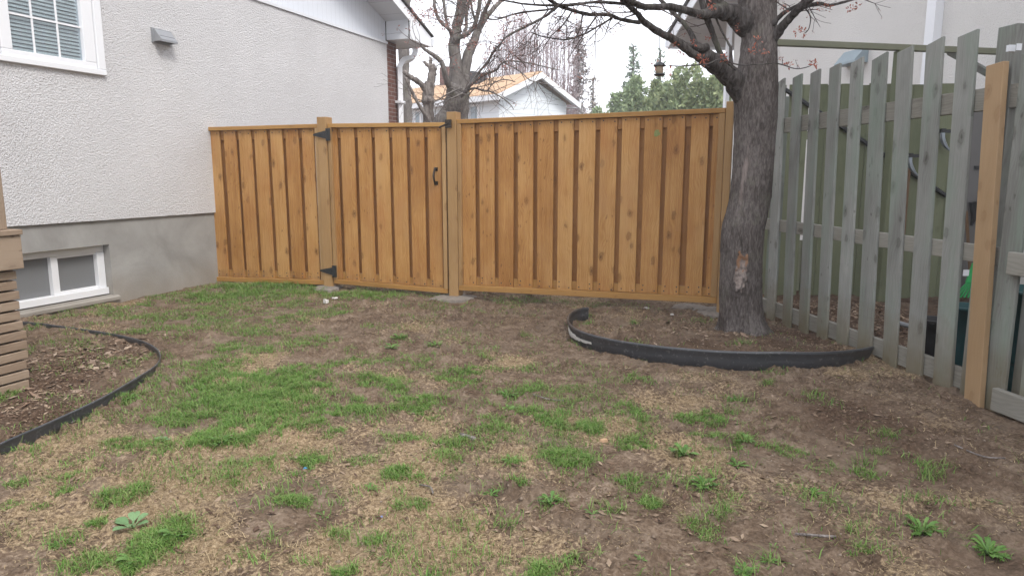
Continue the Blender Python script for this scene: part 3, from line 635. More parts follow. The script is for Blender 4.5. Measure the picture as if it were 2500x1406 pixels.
# ------------------------------------------------------------------ neighbour's house on the right
NB = Frame(P.wor((0, 3.0, 0))[:2], 171.75)
nh = root('neighbour_house', 'cream stucco house on the right behind the picket fence and maple', 'house', NB.o, NB.rz)
xc = NB.hit(1788, 200)[0]; s1 = NB.hit(1633, 112, -.9); s2_ = NB.hit(1716, 8, -.9); sl_ = (s2_[2]-s1[2])/(s2_[0]-s1[0]); r0 = lambda x: s1[2]+(x-s1[0])*sl_
xr = 6.0
slope = .42; r0 = lambda x: s1[2]+(x-s1[0])*slope
MB().prism([(xc, -.4), (14, -.4), (14, 6.0), (6, r0(6)-.05), (xc, r0(xc)-.05)], 0, 6).build('wall', m_stucco2, nh)
m_greysof = flat('grey_soffit', (.50, .50, .51), .6, .3, .05, 2)
so_ = MB().prism([(s1[0], s1[2]), (6, r0(6)), (6, r0(6)+.02), (s1[0], s1[2]+.02)], -.9, 6); so_.prism([(6, r0(6)), (14, r0(6)-3.36), (14, r0(6)-3.34), (6, r0(6)+.02)], -.9, 6); so_.build('soffit', m_greysof, nh)
MB().prism([(s1[0]-.02, s1[2]-.06), (6, r0(6)-.02), (6, r0(6)+.17), (s1[0]-.02, s1[2]+.16)], -.925, -.902).box(s1[0]-.04, s1[0]-.02, -.925, 6, s1[2]-.06, s1[2]+.14).build('fascia', m_white, nh)
MB().box(s1[0]-.15, s1[0]-.041, -.93, 6, s1[2]-.02, s1[2]+.12).build('gutter', m_whitem, nh)
MB().prism([(s1[0]-.1, s1[2]+.15), (6, r0(6)+.19), (6, r0(6)+.25), (s1[0]-.1, s1[2]+.21)], -.96, 6.2).prism([(6, r0(6)+.19), (14.5, r0(6)-3.3), (14.5, r0(6)-3.24), (6, r0(6)+.25)], -.96, 6.2).build('roof', m_shingle, nh)
dq = NB.hit(1774, 240, -.06)[0]; MB().box(dq-.05, dq+.05, -.11, -.03, .1, r0(dq)-.02).build('downspout', m_white, nh)
dq = NB.hit(2279, 60, -.06)[0]; MB().box(dq-.075, dq+.075, -.11, -.002, .1, r0(dq)-.02).build('downspout', m_white, nh)
q = NB.hit(2078, 140, -.1); vb = MB().prismx([(-.002, q[2]+.10), (-.06, q[2]+.10), (-.2, q[2]-.07), (-.2, q[2]-.10), (-.002, q[2]-.10)], q[0]-.24, q[0]+.24); vb.build('vent_hood', flat('blue_grey_vent', (.27, .33, .36), .5, .4), nh)
cq = NB.hit(1897, 130)[0]
mq = MB()
for k in range(40): z = -.2+.14*k; mq.box(cq-.10-.03*(k % 2), cq+.07+.03*(k % 2), -.012, -.001, z, z+.125)
mq.build('quoin_strip', m_stucco2, nh)

# ------------------------------------------------------------------ white bungalow far behind the fence
zE = PY(1218, 232, 26.)[2]; c_l = G(1218, 232, zE); c_r = G(1412, 254, zE); c_b = G(1013, 244, zE)
gazi = math.degrees(math.atan2(c_r[0]-c_l[0], c_r[1]-c_l[1])); W_ = float(np.hypot(*(c_r-c_l)[:2])); FBk = Frame(c_l[:2], gazi)
Lh = 16.0; pk = FBk.hit(1320, 178); zP = pk[2]; xP = W_/2
bg_ = root('white_bungalow', 'white sided bungalow with orange shingle roof beyond the fence', 'house', FBk.o, FBk.rz)
m_side = M('white_lap_siding', .6, .3); co = m_side.co(); zf = m_side.math('FRACT', m_side.math('DIVIDE', m_side.n('SeparateXYZ', i0=co).outputs[2], .24))
m_side.color(m_side.mix(m_side.ramp(zf, [(0.0, 1.0), (.13, 0.0)]), (.72, .76, .80), (.50, .55, .60))); m_side = m_side.m
m_orange = flat('orange_shingle', (.46, .31, .20), .95, .1, .2, 7)
ov = .35
MB().prism([(ov, -.3), (W_-ov, -.3), (W_-ov, zE+.02), (xP, zP-.25), (ov, zE+.02)], ov, Lh-ov).build('wall', m_side, bg_)
def slab(xa, za, xb_, zb2, t, y0, y1): return MB().prism([(xa, za), (xb_, zb2), (xb_, zb2+t), (xa, za+t)], y0, y1)
slab(-.05, zE, xP, zP, .07, 0, Lh).build('roof', m_orange, bg_); slab(xP, zP, W_+.05, zE, .07, 0, Lh).build('roof', m_orange, bg_)
usf = slab(-.05, zE-.03, xP, zP-.03, .02, .004, ov-.002); usf.prism([(xP, zP-.03), (W_+.05, zE-.03), (W_+.05, zE-.01), (xP, zP-.01)], .004, ov-.002); usf.build('gable_soffit', m_white, bg_)
f = slab(-.1, zE-.2, xP, zP-.2, .21, -.06, -.01); f.prism([(xP, zP-.2), (W_+.1, zE-.2), (W_+.1, zE+.01), (xP, zP+.01)], -.06, -.01); f.box(-.13, -.06, 0, Lh, zE-.18, zE+.02); f.build('fascia', m_white, bg_)
MB().box(.0, ov, .0, Lh, zE-.17, zE-.15).box(W_-ov, W_, 0, Lh, zE-.17, zE-.15).build('soffit', m_whitem, bg_)
m_far = flat('pale_reflecting_pane', (.22, .27, .30), .2, .6, .35, 1.3)
for (ua, ub, va, vb_) in ((1130, 1146, 252, 330), (1152, 1167, 252, 330), (1017, 1026, 262, 330)):
    a, b = FBk.hitx(ua, va, ov), FBk.hitx(ub, va, ov); y0, y1 = sorted((a[1], b[1])); z1 = min(a[2], zE-.3); z0 = z1-1.5
    wf = MB().box(ov-.06, ov-.001, y0-.12, y1+.12, z0-.1, z1+.1).build('window', m_white, bg_); MB().box(ov-.075, ov-.061, y0, y1, z0, z1).build('pane', m_far, wf)
qc = FBk.hitx(1092, 185, xP)
MB().box(xP-.2, xP+.2, qc[1]-.28, qc[1]+.28, zE, zP+.75).build('chimney', m_brick, bg_)
qc = FBk.hitx(1164, 187, xP-.5); MB().box(xP-.75, xP-.25, qc[1]-.35, qc[1]+.35, zP-.4, zP+.18).prismx([(qc[1]-.42, zP+.18), (qc[1]+.42, zP+.18), (qc[1], zP+.3)], xP-.8, xP-.2).build('roof_vent', m_black, bg_)

# ------------------------------------------------------------------ deck corner on the left
D0 = H.hit(0, 0); yd = H.loc(G(77, 948))[1]; xd = H.loc(G(77, 948))[0]
dk = root('deck', 'corner of a tan wooden deck with slatted skirt at the left edge', 'deck', H.wor((xd, yd, 0)), H.rz)
rg = random.Random(4)
ztops = [H.hit(52, v, yd)[2] for v in (658,)]; zr = ztops[0]
for k in range(12):
    z1 = zr-.003-(zr-.0)/12*k; z0 = z1-(zr/12)*.80; e = rg.uniform(-.018, .012)
    MB().box(-2.2, e, 0, .04, z0, z1).build('slat', m_deck, dk, bevel=.004)
    MB().box(-.036, -.002, .041, 2.0, z0, z1).build('slat', m_deck, dk)
q = H.hit(60, 655, yd-.045); q2 = H.hit(60, 573, yd-.045)
MB().box(-2.2, q[0]-xd, -.045, -.001, q[2], q2[2]).build('rim_board', m_deck, dk, bevel=.005)
MB().box(-.12, q[0]-xd, .001, 2.0, q[2], q2[2]).build('rim_board', m_deck, dk, bevel=.005)
MB().box(-2.2, q[0]-xd+.005, -.06, 2.0, q2[2]+.002, q2[2]+.035).build('deck_boards', m_deck, dk, bevel=.005)
q = H.hit(19, 560, yd); q3 = H.hit(3, 400, yd)
MB().box(q[0]-xd-.13, q[0]-xd, .0, .13, q2[2]+.036, 2.02).build('post', m_deckp, dk, bevel=.005)
MB().box(-.25, -.13, .05, .15, 0, zr).build('support_post', m_deckp, dk)

# ------------------------------------------------------------------ plastic lawn edging
m = M('black_plastic_edging', .36, .6); co = m.co(); nz = m.noise(co, 9, 4); 
col = m.mix(nz, (.025, .027, .031), (.06, .063, .07)); m.color(m.mix(m.ramp(m.noise(co, 40, 4), [(.58, 0.0), (.7, .5)]), col, (.20, .20, .20))); m_edge = m.m
def edging(pxs, heights, lean, ro, ends_up=None, t=.006, bead=.011, name='band'):
    path = [G(u, v) for u, v in pxs]; pts, hs = smooth_path([(p[0], p[1], 0) for p in path], heights, 7)
    prof = lambda h: [(0, -.05), (lean*.42, h*.5), (lean*.5, h-.012), (lean*.5+bead, h+bead*.2), (lean*.5+bead*.6, h+bead*1.5), (lean*.5-bead*.6, h+bead*1.5), (lean*.5-bead, h+.0), (lean*.5-t, h-.01), (lean*.42-t, h*.5), (-t, -.05)]
    vs = []; n = 10; c = np.array(ro.location)
    for i, p in enumerate(pts):
        a = np.array(pts[max(i-1, 0)]); b = np.array(pts[min(i+1, len(pts)-1)]); d = b-a; d /= np.linalg.norm(d)+1e-9; nrm = np.array([d[1], -d[0], 0])
        zb_ = float(ground_z(np.array([p[0]]), np.array([p[1]]), False)[0])
        for o_, z in prof(hs[i]): vs.append(np.array([p[0], p[1], 0])+nrm*o_+np.array([0, 0, z+zb_])-c)
    fs = [(i*n+k, i*n+(k+1) % n, (i+1)*n+(k+1) % n, (i+1)*n+k) for i in range(len(pts)-1) for k in range(n)]+[tuple(range(n)), tuple((len(pts)-1)*n+k for k in range(n-1, -1, -1))]
    return MB().add(vs, fs).build(name, m_edge, ro, smooth=True), pts, hs
c = G(1700, 880); er = root('lawn_edging', 'curved black plastic lawn edging around the foot of the big maple', 'lawn edging', (c[0], c[1], 0))
EP = [(1438, 778), (1415, 783), (1396, 797), (1391, 815), (1403, 832), (1432, 847), (1500, 868), (1600, 887), (1700, 899), (1800, 907), (1900, 909), (2000, 906), (2080, 894), (2137, 872)]
band, epts, ehs = edging(EP, [.10, .11, .115, .115, .11, .105, .105, .11, .115, .12, .12, .105, .09, .06], .03, er)
# worn white patch near the curled end: a thin skin over the outer face
wp = MB(); cc = np.array(er.location)
sel = [i for i in range(len(epts)) if 22 <= i <= 37]; vs = []; rgw = random.Random(1)
for i in sel:
    p = np.array(epts[i]); d = np.array(epts[i+1])-np.array(epts[i-1]); d /= np.linalg.norm(d); nrm = np.array([d[1], -d[0], 0]); k = (i-22)/15
    lo = .012+.03*k+rgw.uniform(-.006, .006); hi = ehs[i]*(.95-.35*k)+rgw.uniform(-.006, .006)
    zg = float(ground_z(np.array([p[0]]), np.array([p[1]]), False)[0]); vs += [p+nrm*(.004+.0126*lo/(ehs[i]*.5))+np.array([0, 0, lo+zg])-cc, p+nrm*.0166+np.array([0, 0, ehs[i]*.5+zg])-cc, p+nrm*(.0185)+np.array([0, 0, max(hi-.014, ehs[i]*.56)+zg])-cc]
fs = []
for j in range(len(sel)-1):
    for k in range(2): fs.append((j*3+k, (j+1)*3+k, (j+1)*3+k+1, j*3+k+1))
wp.add(vs, fs).build('worn_patch', flat('white_scuffed_plastic', (.62, .61, .58), .7, .2, .15, 40), er)['label'] = 'white scuffed patch'
c = G(300, 960); el = root('lawn_edging', 'black plastic lawn edging curving round the leafy bed beside the deck', 'lawn edging', (c[0], c[1], 0))
EL = [(-400, 1330), (-120, 1190), (0, 1122), (130, 1062), (250, 1000), (340, 942), (385, 908), (392, 880), (372, 856), (330, 838), (250, 820), (150, 806), (60, 796), (-60, 790)]
edging(EL, [.075, .075, .07, .066, .06, .055, .05, .04, .035, .03, 0.025, .025, .025, .025], -.0, el, bead=.006)

# ------------------------------------------------------------------ added air volume standing in for lens glare
hz = MB().box(-60, 60, -8, 75, -1.2, 19).build('glare_veil', bpy.data.materials.new('glare_veil_volume')); tag(hz, 'added thin bright mist standing in for lens glare', None, None, 'stuff')
hm = hz.data.materials[0]; hm.use_nodes = True; t_ = hm.node_tree; t_.nodes.remove(t_.nodes['Principled BSDF'])
pv_ = t_.nodes.new('ShaderNodeVolumePrincipled'); pv_.inputs['Color'].default_value = (.95, .96, 1, 1); pv_.inputs['Density'].default_value = .003; pv_.inputs['Anisotropy'].default_value = .2
t_.links.new(pv_.outputs[0], t_.nodes['Material Output'].inputs['Volume'])

# ------------------------------------------------------------------ trees
def pxpath(L, k=4):        # L: (u, v, width_px, depthY)
    pts = []; rad = []
    for (u, v, w_, Y) in L:
        p = PY(u, v, Y); pts.append(p); rad.append(.5*w_*zc(p)/FPX)
    return smooth_path(pts, rad, k)
def limb_obj(name, L, mt, parent, c, n=10, k=4, rough=.12, seed=1):
    p, r = pxpath(L, k); rg = random.Random(seed); mb = MB()
    p = [np.array(q)-c+np.array([rg.gauss(0, 1), rg.gauss(0, 1), rg.gauss(0, 1)])*r[i]*.06 for i, q in enumerate(p)]
    mb.tube(p, [x*(1+rg.uniform(-rough, rough)) for x in r], n); return mb.build(name, mt, parent, smooth=True), [q+c for q in p], r
def grow(mb, rg, p, d, L, r, lv, buds, droop=0, split=3, minr=.0015, wig=.22, n=4):
    steps = max(3, int(L/.09)) if lv < 3 else 3; pts = [np.array(p)]; rad = [r]; d = np.array(d, float)
    for i in range(steps):
        d = d+np.array([rg.gauss(0, wig), rg.gauss(0, wig), rg.gauss(0, wig)-droop]); d /= np.linalg.norm(d)
        pts.append(pts[-1]+d*L/steps); rad.append(max(r*(1-.75*(i+1)/steps), minr))
    mb.tube(pts, rad, n, cap=False); buds.append(pts[-1])
    if lv > 0:
        for j in range(split):
            i = rg.randint(1, steps-1) if steps > 1 else 1
            q = np.array([rg.gauss(0, 1), rg.gauss(0, 1), rg.gauss(0, 1)+.25]); q -= d*q.dot(d); q /= np.linalg.norm(q)+1e-9
            grow(mb, rg, pts[i], d*.75+q*.8, L*rg.uniform(.4, .7), rad[i]*.6, lv-1, buds, droop, split, minr, wig, n)
def bud_mesh(pts, rg, size, k, mt, parent, c, name='blossoms'):
    vs = []; fs = []
    for p in pts:
        s = size*rg.uniform(.6, 1.35)
        for j in range(k):
            a = np.array([rg.gauss(0, 1), rg.gauss(0, 1), rg.gauss(0, 1)]); a /= np.linalg.norm(a); b = np.cross(a, [rg.gauss(0, 1), rg.gauss(0, 1), 1.]); b /= np.linalg.norm(b)+1e-9
            q = np.array(p)+a*s*rg.uniform(.1, .8)-c; n = len(vs); vs += [q, q+a*s*.7+b*s*.22, q+a*s*1.05, q+a*s*.6-b*s*.24]; fs.append((n, n+1, n+2, n+3))
    o = npmesh(name, np.array(vs), np.array(fs), mt, parent); o['kind'] = 'stuff'; return o

# --- the big maple in the yard
c = G(1817, 828); c = np.array([c[0], c[1]+.19, 0.]); YT = c[1]
mt = root('maple_tree', 'big maple with a thick scarred trunk standing in the yard before the picket fence', 'tree', tuple(c))
TR = [(1817, 880, 150, YT), (1816, 826, 116, YT), (1815, 800, 106, YT), (1809, 755, 101, YT), (1808, 662, 101, YT), (1812, 570, 102, YT), (1823, 520, 98, YT), (1831, 477, 97, YT), (1838, 400, 96, YT), (1842, 339, 98, YT), (1844, 280, 102, YT), (1845, 215, 106, YT), (1850, 155, 92, YT), (1853, 100, 84, YT+.03), (1851, 50, 88, YT+.05), (1848, 0, 94, YT+.08), (1850, -60, 84, YT+.1), (1855, -160, 70, YT+.15), (1862, -300, 60, YT+.2), (1870, -500, 45, YT+.3), (1880, -700, 25, YT+.4)]
pp, rr = pxpath(TR, 12)
NS = 110; vs = []; rg = random.Random(5)
# refine rings
fp = []; fr2 = []
for i in range(len(pp)-1):
    kk = 3 if i < 190 else 1
    for j in range(kk): t_ = j/kk; fp.append(pp[i]*(1-t_)+pp[i+1]*t_); fr2.append(rr[i]*(1-t_)+rr[i+1]*t_)
fp = np.array(fp); fr2 = np.array(fr2); A = np.linspace(0, 2*np.pi, NS, endpoint=False)
zz_, aa_ = np.meshgrid(fp[:, 2], A, indexing='ij')
ca_, sa_ = np.cos(aa_), np.sin(aa_)
rid = vnoise(aa_*9+zz_*1.1+fbm(aa_*2, zz_*3, 3)*3, zz_*5.0, 21)*.5+vnoise(aa_*19+fbm(aa_*3, zz_*4, 8)*4, zz_*11, 22)*.5
w0 = (np.abs(((aa_-(-1.57)+np.pi) % (2*np.pi))-np.pi))
R_ = fr2[:, None]*(1+.045*(fbm(ca_*1.7+5+zz_*.4, sa_*1.7+zz_*.9, 31)-.5)*2)+(rid-.5)*.016
R_ = R_*(1+.15*np.exp(-np.maximum(zz_-.02, 0)*11)*(1+.8*np.sin(aa_*5+1))*1.35)*.98
# wound: a sunken oval with a rolled lip on the camera side
wq = PY(1818, 665, YT-.17)[2]; ang = math.atan2(-(1)*1.0, -.32)
def wd(A_, Z_, ca0, z0, wa, wz): return np.sqrt((((A_-ca0+np.pi) % (2*np.pi)-np.pi)/wa)**2+((Z_-z0)/wz)**2)
camang = math.atan2(-c[1], -c[0]); D_ = wd(aa_, zz_, camang+.02+(zz_-wq)*.5, wq, .22, .13); D_ = D_+(fbm(aa_*9, zz_*20, 77, 4)-.5)*1.3
R_ = R_-.016*np.clip(1.2-D_, 0, 1)+.014*np.exp(-((D_-1.15)/.22)**2)
Vt = np.stack([fp[:, 0][:, None]+R_*ca_-c[0], fp[:, 1][:, None]+R_*sa_-c[1], zz_], 2).reshape(-1, 3)
nr = len(fp); I = np.arange(nr-1)[:, None]*NS; K = np.arange(NS)[None, :]; K2 = (K+1) % NS
Ft = np.stack([I+K, I+K2, I+NS+K2, I+NS+K], 2).reshape(-1, 4)
m = bark('maple_trunk_bark', [(.034, .028, .026), (.076, .065, .060), (.165, .146, .137)], sc=1.9, lichen=(.125, .122, .095), str_=.45, dist=.008)
old = m.b.inputs['Base Color'].links[0].from_socket
at = m.n('Attribute', {'attribute_name': 'wound'}); sp = m.n('SeparateColor', i0=at.outputs['Color'])
nzc = m.noise(m.co(), 26, 4); raw = m.ramp(nzc, [(.3, (.11, .09, .08)), (.48, (.24, .20, .18)), (.58, (.33, .28, .25)), (.68, (.30, .16, .09))])
edge = (.27, .14, .07)
col = m.mix(m.ramp(sp.outputs[0], [(.35, 0.0), (.6, 1.0)]), old, raw); col = m.mix(m.ramp(sp.outputs[1], [(.4, 0.0), (.8, .75)]), col, edge)
col = m.mix(m.math('MULTIPLY', sp.outputs[2], m.ramp(m.noise(m.n('Mapping', i0=m.co(), Scale=(1, 1, .2)).outputs[0], 30, 4), [(.42, 0.0), (.58, .65)])), col, (.33, .27, .245)); m.color(col)
tro = npmesh('trunk', Vt, Ft, m.m, mt, smooth=True)
top = np.clip((zz_-wq)/.12, -1, 1); scar = np.exp(-((((aa_-camang+.35+.12*np.sin(zz_*2.2)+np.pi) % (2*np.pi))-np.pi)/.13)**2)*np.clip((zz_-.95)*2.5, 0, 1)*np.clip((1.75-zz_)*3, 0, 1)
colw = np.stack([np.clip(1.6-D_, 0, 1), np.clip(np.exp(-((D_-1.0)/.28)**2)*(.55+.6*top), 0, 1), scar, D_*0+1], 2).reshape(-1, 4).astype(np.float32)
ca = tro.data.color_attributes.new('wound', 'FLOAT_COLOR', 'POINT'); ca.data.foreach_set('color', colw.ravel())

LM = {  # (u, v, width px, depth)
 'a': [(1822, 240, 60, YT), (1800, 205, 56, YT-.03), (1768, 172, 46, YT-.1), (1738, 152, 42, YT-.18), (1715, 132, 38, YT-.26)],
 'b': [(1728, 148, 26, YT-.22), (1700, 138, 20, YT-.3), (1672, 118, 20, YT-.38), (1642, 95, 19, YT-.46), (1616, 83, 17, YT-.54), (1577, 58, 16, YT-.66), (1556, 34, 13, YT-.75), (1522, 2, 12, YT-.85), (1470, -50, 11, YT-1.0), (1400, -110, 9, YT-1.2)],
 'b2': [(1724, 118, 24, YT-.25), (1700, 116, 15, YT-.32), (1672, 108, 13, YT-.36), (1645, 92, 12, YT-.44)],
 'c': [(1716, 124, 26, YT-.25), (1699, 106, 14, YT-.2), (1687, 82, 12, YT-.16), (1668, 56, 11, YT-.12), (1646, 34, 11, YT-.08), (1616, 4, 10, YT-.02), (1570, -50, 8, YT+.1)],
 'd': [(1794, 205, 26, YT-.05), (1782, 178, 20, YT-.08), (1757, 128, 14, YT-.1), (1741, 86, 14, YT-.12), (1727, 48, 15, YT-.14), (1715, 8, 15, YT-.16), (1700, -60, 12, YT-.2)],
 'e': [(1788, 195, 14, YT-.1), (1785, 150, 9, YT-.12), (1784, 112, 8, YT-.14)],
 'e2': [(1784, 116, 6, YT-.14), (1768, 88, 5, YT-.12), (1750, 50, 5, YT-.08), (1740, 5, 5, YT-.05), (1735, -40, 4, YT)],
 'f': [(1842, 75, 70, YT+.05), (1812, 50, 56, YT+.0), (1782, 32, 44, YT-.06), (1752, 28, 34, YT-.15), (1716, 36, 22, YT-.25), (1672, 26, 18, YT-.4), (1640, 18, 17, YT-.5), (1604, 18, 15, YT-.65), (1570, 17, 15, YT-.8), (1540, 4, 14, YT-.95), (1500, -12, 12, YT-1.1), (1430, -30, 10, YT-1.4)],
 'f2': [(1775, 35, 44, YT-.1), (1745, 8, 34, YT-.12), (1730, -40, 28, YT-.1), (1715, -120, 20, YT)],
 'g': [(1862, 125, 44, YT+.02), (1886, 98, 27, YT-.03), (1912, 63, 21, YT-.12), (1940, 32, 19, YT-.2), (1966, 10, 17, YT-.3), (2000, -18, 14, YT-.4), (2060, -60, 11, YT-.55)],
 'g2': [(1942, 32, 12, YT-.2), (1968, 16, 11, YT-.22), (2000, 9, 9, YT-.26), (2024, 14, 7, YT-.3), (2052, 8, 6, YT-.34), (2090, -2, 5, YT-.38), (2140, -14, 4, YT-.42)],
 'g3': [(1875, 75, 20, YT-.02), (1897, 48, 12, YT-.1), (1920, 28, 10, YT-.14), (1950, 12, 8, YT-.16), (1990, -20, 6, YT-.2)],
 'h': [(1562, 56, 10, YT-.7), (1516, 48, 9, YT-.85), (1486, 37, 9, YT-.95), (1440, 36, 9, YT-1.05), (1398, 26, 9, YT-1.15), (1362, 13, 9, YT-1.25), (1330, -8, 8, YT-1.35), (1280, -40, 6, YT-1.5)],
 'i': [(1545, 12, 10, YT-.9), (1510, 9, 8, YT-1.0), (1457, 6, 7, YT-1.1), (1400, 12, 7, YT-1.2), (1341, 14, 6, YT-1.3), (1284, 11, 5, YT-1.4), (1230, 2, 4, YT-1.5), (1180, -6, 3, YT-1.6)],
 'j': [(1366, 15, 6, YT-1.25), (1340, 24, 5, YT-1.3), (1270, 32, 4.5, YT-1.4), (1213, 48, 3.5, YT-1.5), (1190, 47, 2.5, YT-1.55)],
 'k': [(1368, 12, 7, YT-1.25), (1352, 24, 7, YT-1.3), (1326, 44, 6, YT-1.35), (1284, 65, 6, YT-1.45), (1240, 88, 5, YT-1.55), (1224, 104, 3.5, YT-1.6), (1205, 128, 3, YT-1.6)],
 'l': [(1492, 40, 6, YT-.95), (1490, 47, 5, YT-.96), (1455, 68, 4.5, YT-1.05), (1426, 84, 4.5, YT-1.1), (1383, 97, 4, YT-1.2), (1326, 90, 3.5, YT-1.3), (1298, 80, 3, YT-1.35)],
 'm': [(1795, 172, 4, YT-.27), (1761, 146, 4, YT-.42), (1727, 157, 3.5, YT-.5), (1690, 160, 3, YT-.56), (1656, 162, 2.4, YT-.6), (1630, 160, 2, YT-.62)],
 'm2': [(1761, 146, 3.5, YT-.42), (1804, 159, 3.5, YT-.5), (1852, 158, 3, YT-.52), (1898, 156, 2.8, YT-.5), (1940, 168, 2.4, YT-.45), (1969, 165, 2, YT-.42), (1992, 154, 1.8, YT-.4)],
 'n': [(1500, 37, 4, YT-.9), (1488, 55, 3, YT-.92), (1475, 90, 2, YT-.95), (1458, 104, 1.6, YT-.97)],
 'o': [(1960, 15, 4, YT-.28), (1978, 40, 3, YT-.3), (1975, 70, 2.2, YT-.32), (1965, 82, 2, YT-.33)],
}
mt_pts = {}
for i, (k_, L_) in enumerate(LM.items()):
    big_ = L_[0][2] >= 12
    o, p_, r_ = limb_obj('limb' if big_ else 'branch', L_, m_bark, mt, c, n=16 if big_ else 7, k=5, rough=.07 if L_[0][2] > 20 else .12, seed=i); mt_pts[k_] = (p_, r_)
rg = random.Random(12); tw = MB(); buds = []
def sprout(keys, n, L, lv, spread=1.0, droop=.0, t0=.25, split=3, pts=mt_pts, tw_=None, bd=None, wig=.2, rmax=.006):
    for k_ in keys:
        p_, r_ = pts[k_]
        for j in range(n):
            i = rg.randint(int(len(p_)*t0), len(p_)-1); q = np.array([rg.gauss(0, 1), rg.gauss(0, .8), rg.gauss(0, 1)]); q /= np.linalg.norm(q)
            d = np.array(p_[min(i+1, len(p_)-1)])-np.array(p_[max(i-1, 0)]); d /= np.linalg.norm(d)+1e-9
            grow(tw_, rg, p_[i], d*.5+q*spread, L*rg.uniform(.6, 1.2), min(r_[i]*.6, rmax), lv, bd, droop, split, wig=wig)
sprout(['h', 'i', 'k', 'l', 'j'], 7, .34, 2, droop=.03, tw_=tw, bd=buds, t0=.15)
sprout(['b', 'f'], 5, .30, 2, t0=.55, tw_=tw, bd=buds); sprout(['c', 'd', 'e2'], 2, .25, 1, t0=.5, tw_=tw, bd=buds)
sprout(['g2', 'g', 'g3'], 4, .26, 1, t0=.5, tw_=tw, bd=buds); sprout(['m', 'm2', 'o', 'n'], 3, .07, 0, t0=.3, tw_=tw, bd=buds)
tw.v = [tuple(np.array(v)-c) for v in tw.v]; tw.build('twigs', m_twig, mt, smooth=True)['kind'] = 'stuff'
rg.shuffle(buds); near_b = buds[:int(len(buds)*.5)]
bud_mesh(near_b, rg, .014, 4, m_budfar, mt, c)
SB = [(1642, 98), (1648, 108), (1693, 106), (1735, 94), (1717, 145), (1722, 152), (1769, 133), (1774, 146), (1664, 130), (1600, 160), (1636, 165), (1852, 102), (1842, 122), (1862, 123), (1735, 8), (1738, 18), (1910, 145), (1922, 158), (1980, 155), (1992, 153), (1945, 76), (1964, 82), (1802, 70), (1998, 20), (2025, 14), (2070, 20), (2090, 16), (1915, 24)]
sb = []
for u, v in SB:
    for j in range(2): sb.append(PY(u+rg.gauss(0, 4), v+rg.gauss(0, 3), YT-.45+rg.gauss(0, .03)))
bud_mesh(sb, rg, .022, 7, m_bud, mt, c)
bt = MB()
for (ua, va, ub, vb) in ((1852, 158, 1850, 105), (1852, 130, 1842, 122), (1852, 130, 1862, 123), (1910, 160, 1910, 145), (1922, 163, 1922, 156)):
    bt.tube([PY(ua, va, YT-.5)-c, PY(ub, vb, YT-.46)-c], .003, 5)
bt.build('twigs', m_twig, mt)['kind'] = 'stuff'

# --- bird feeder hanging from the maple
q = PY(1610, 175, YT-.55); hg = PY(1610, 84, YT-.55); k_ = zc(q)/FPX
bfd = root('bird_feeder', 'small tan hanging bird feeder with dark roof below the maple limb', 'bird feeder', tuple(q))
def lathe(prof, n=16):
    vs = [(a*math.cos(6.2832*i/n), a*math.sin(6.2832*i/n), z) for a, z in prof for i in range(n)]
    return MB().add(vs, [(j*n+i, j*n+(i+1) % n, (j+1)*n+(i+1) % n, (j+1)*n+i) for j in range(len(prof)-1) for i in range(n)])
lathe([(.001, 24*k_), (8*k_, 20*k_), (15*k_, 14*k_), (15.5*k_, 12*k_), (.001, 13*k_)]).build('roof', m_black, bfd, smooth=True)
lathe([(9*k_, 12*k_), (9*k_, -8*k_), (.001, -8*k_)]).build('seed_tube', flat('tan_seed_tube', (.42, .33, .24), .5, .4, .2, 90), bfd, smooth=True)
lathe([(.001, -9*k_), (12*k_, -8.5*k_), (13*k_, -6*k_), (13.5*k_, -6*k_), (12.5*k_, -10*k_), (.001, -10.5*k_)]).build('tray', m_black, bfd, smooth=True)
MB().tube([(0, 0, 23*k_), tuple(np.array(hg)-q)], .0025, 5).build('wire', m_black, bfd)

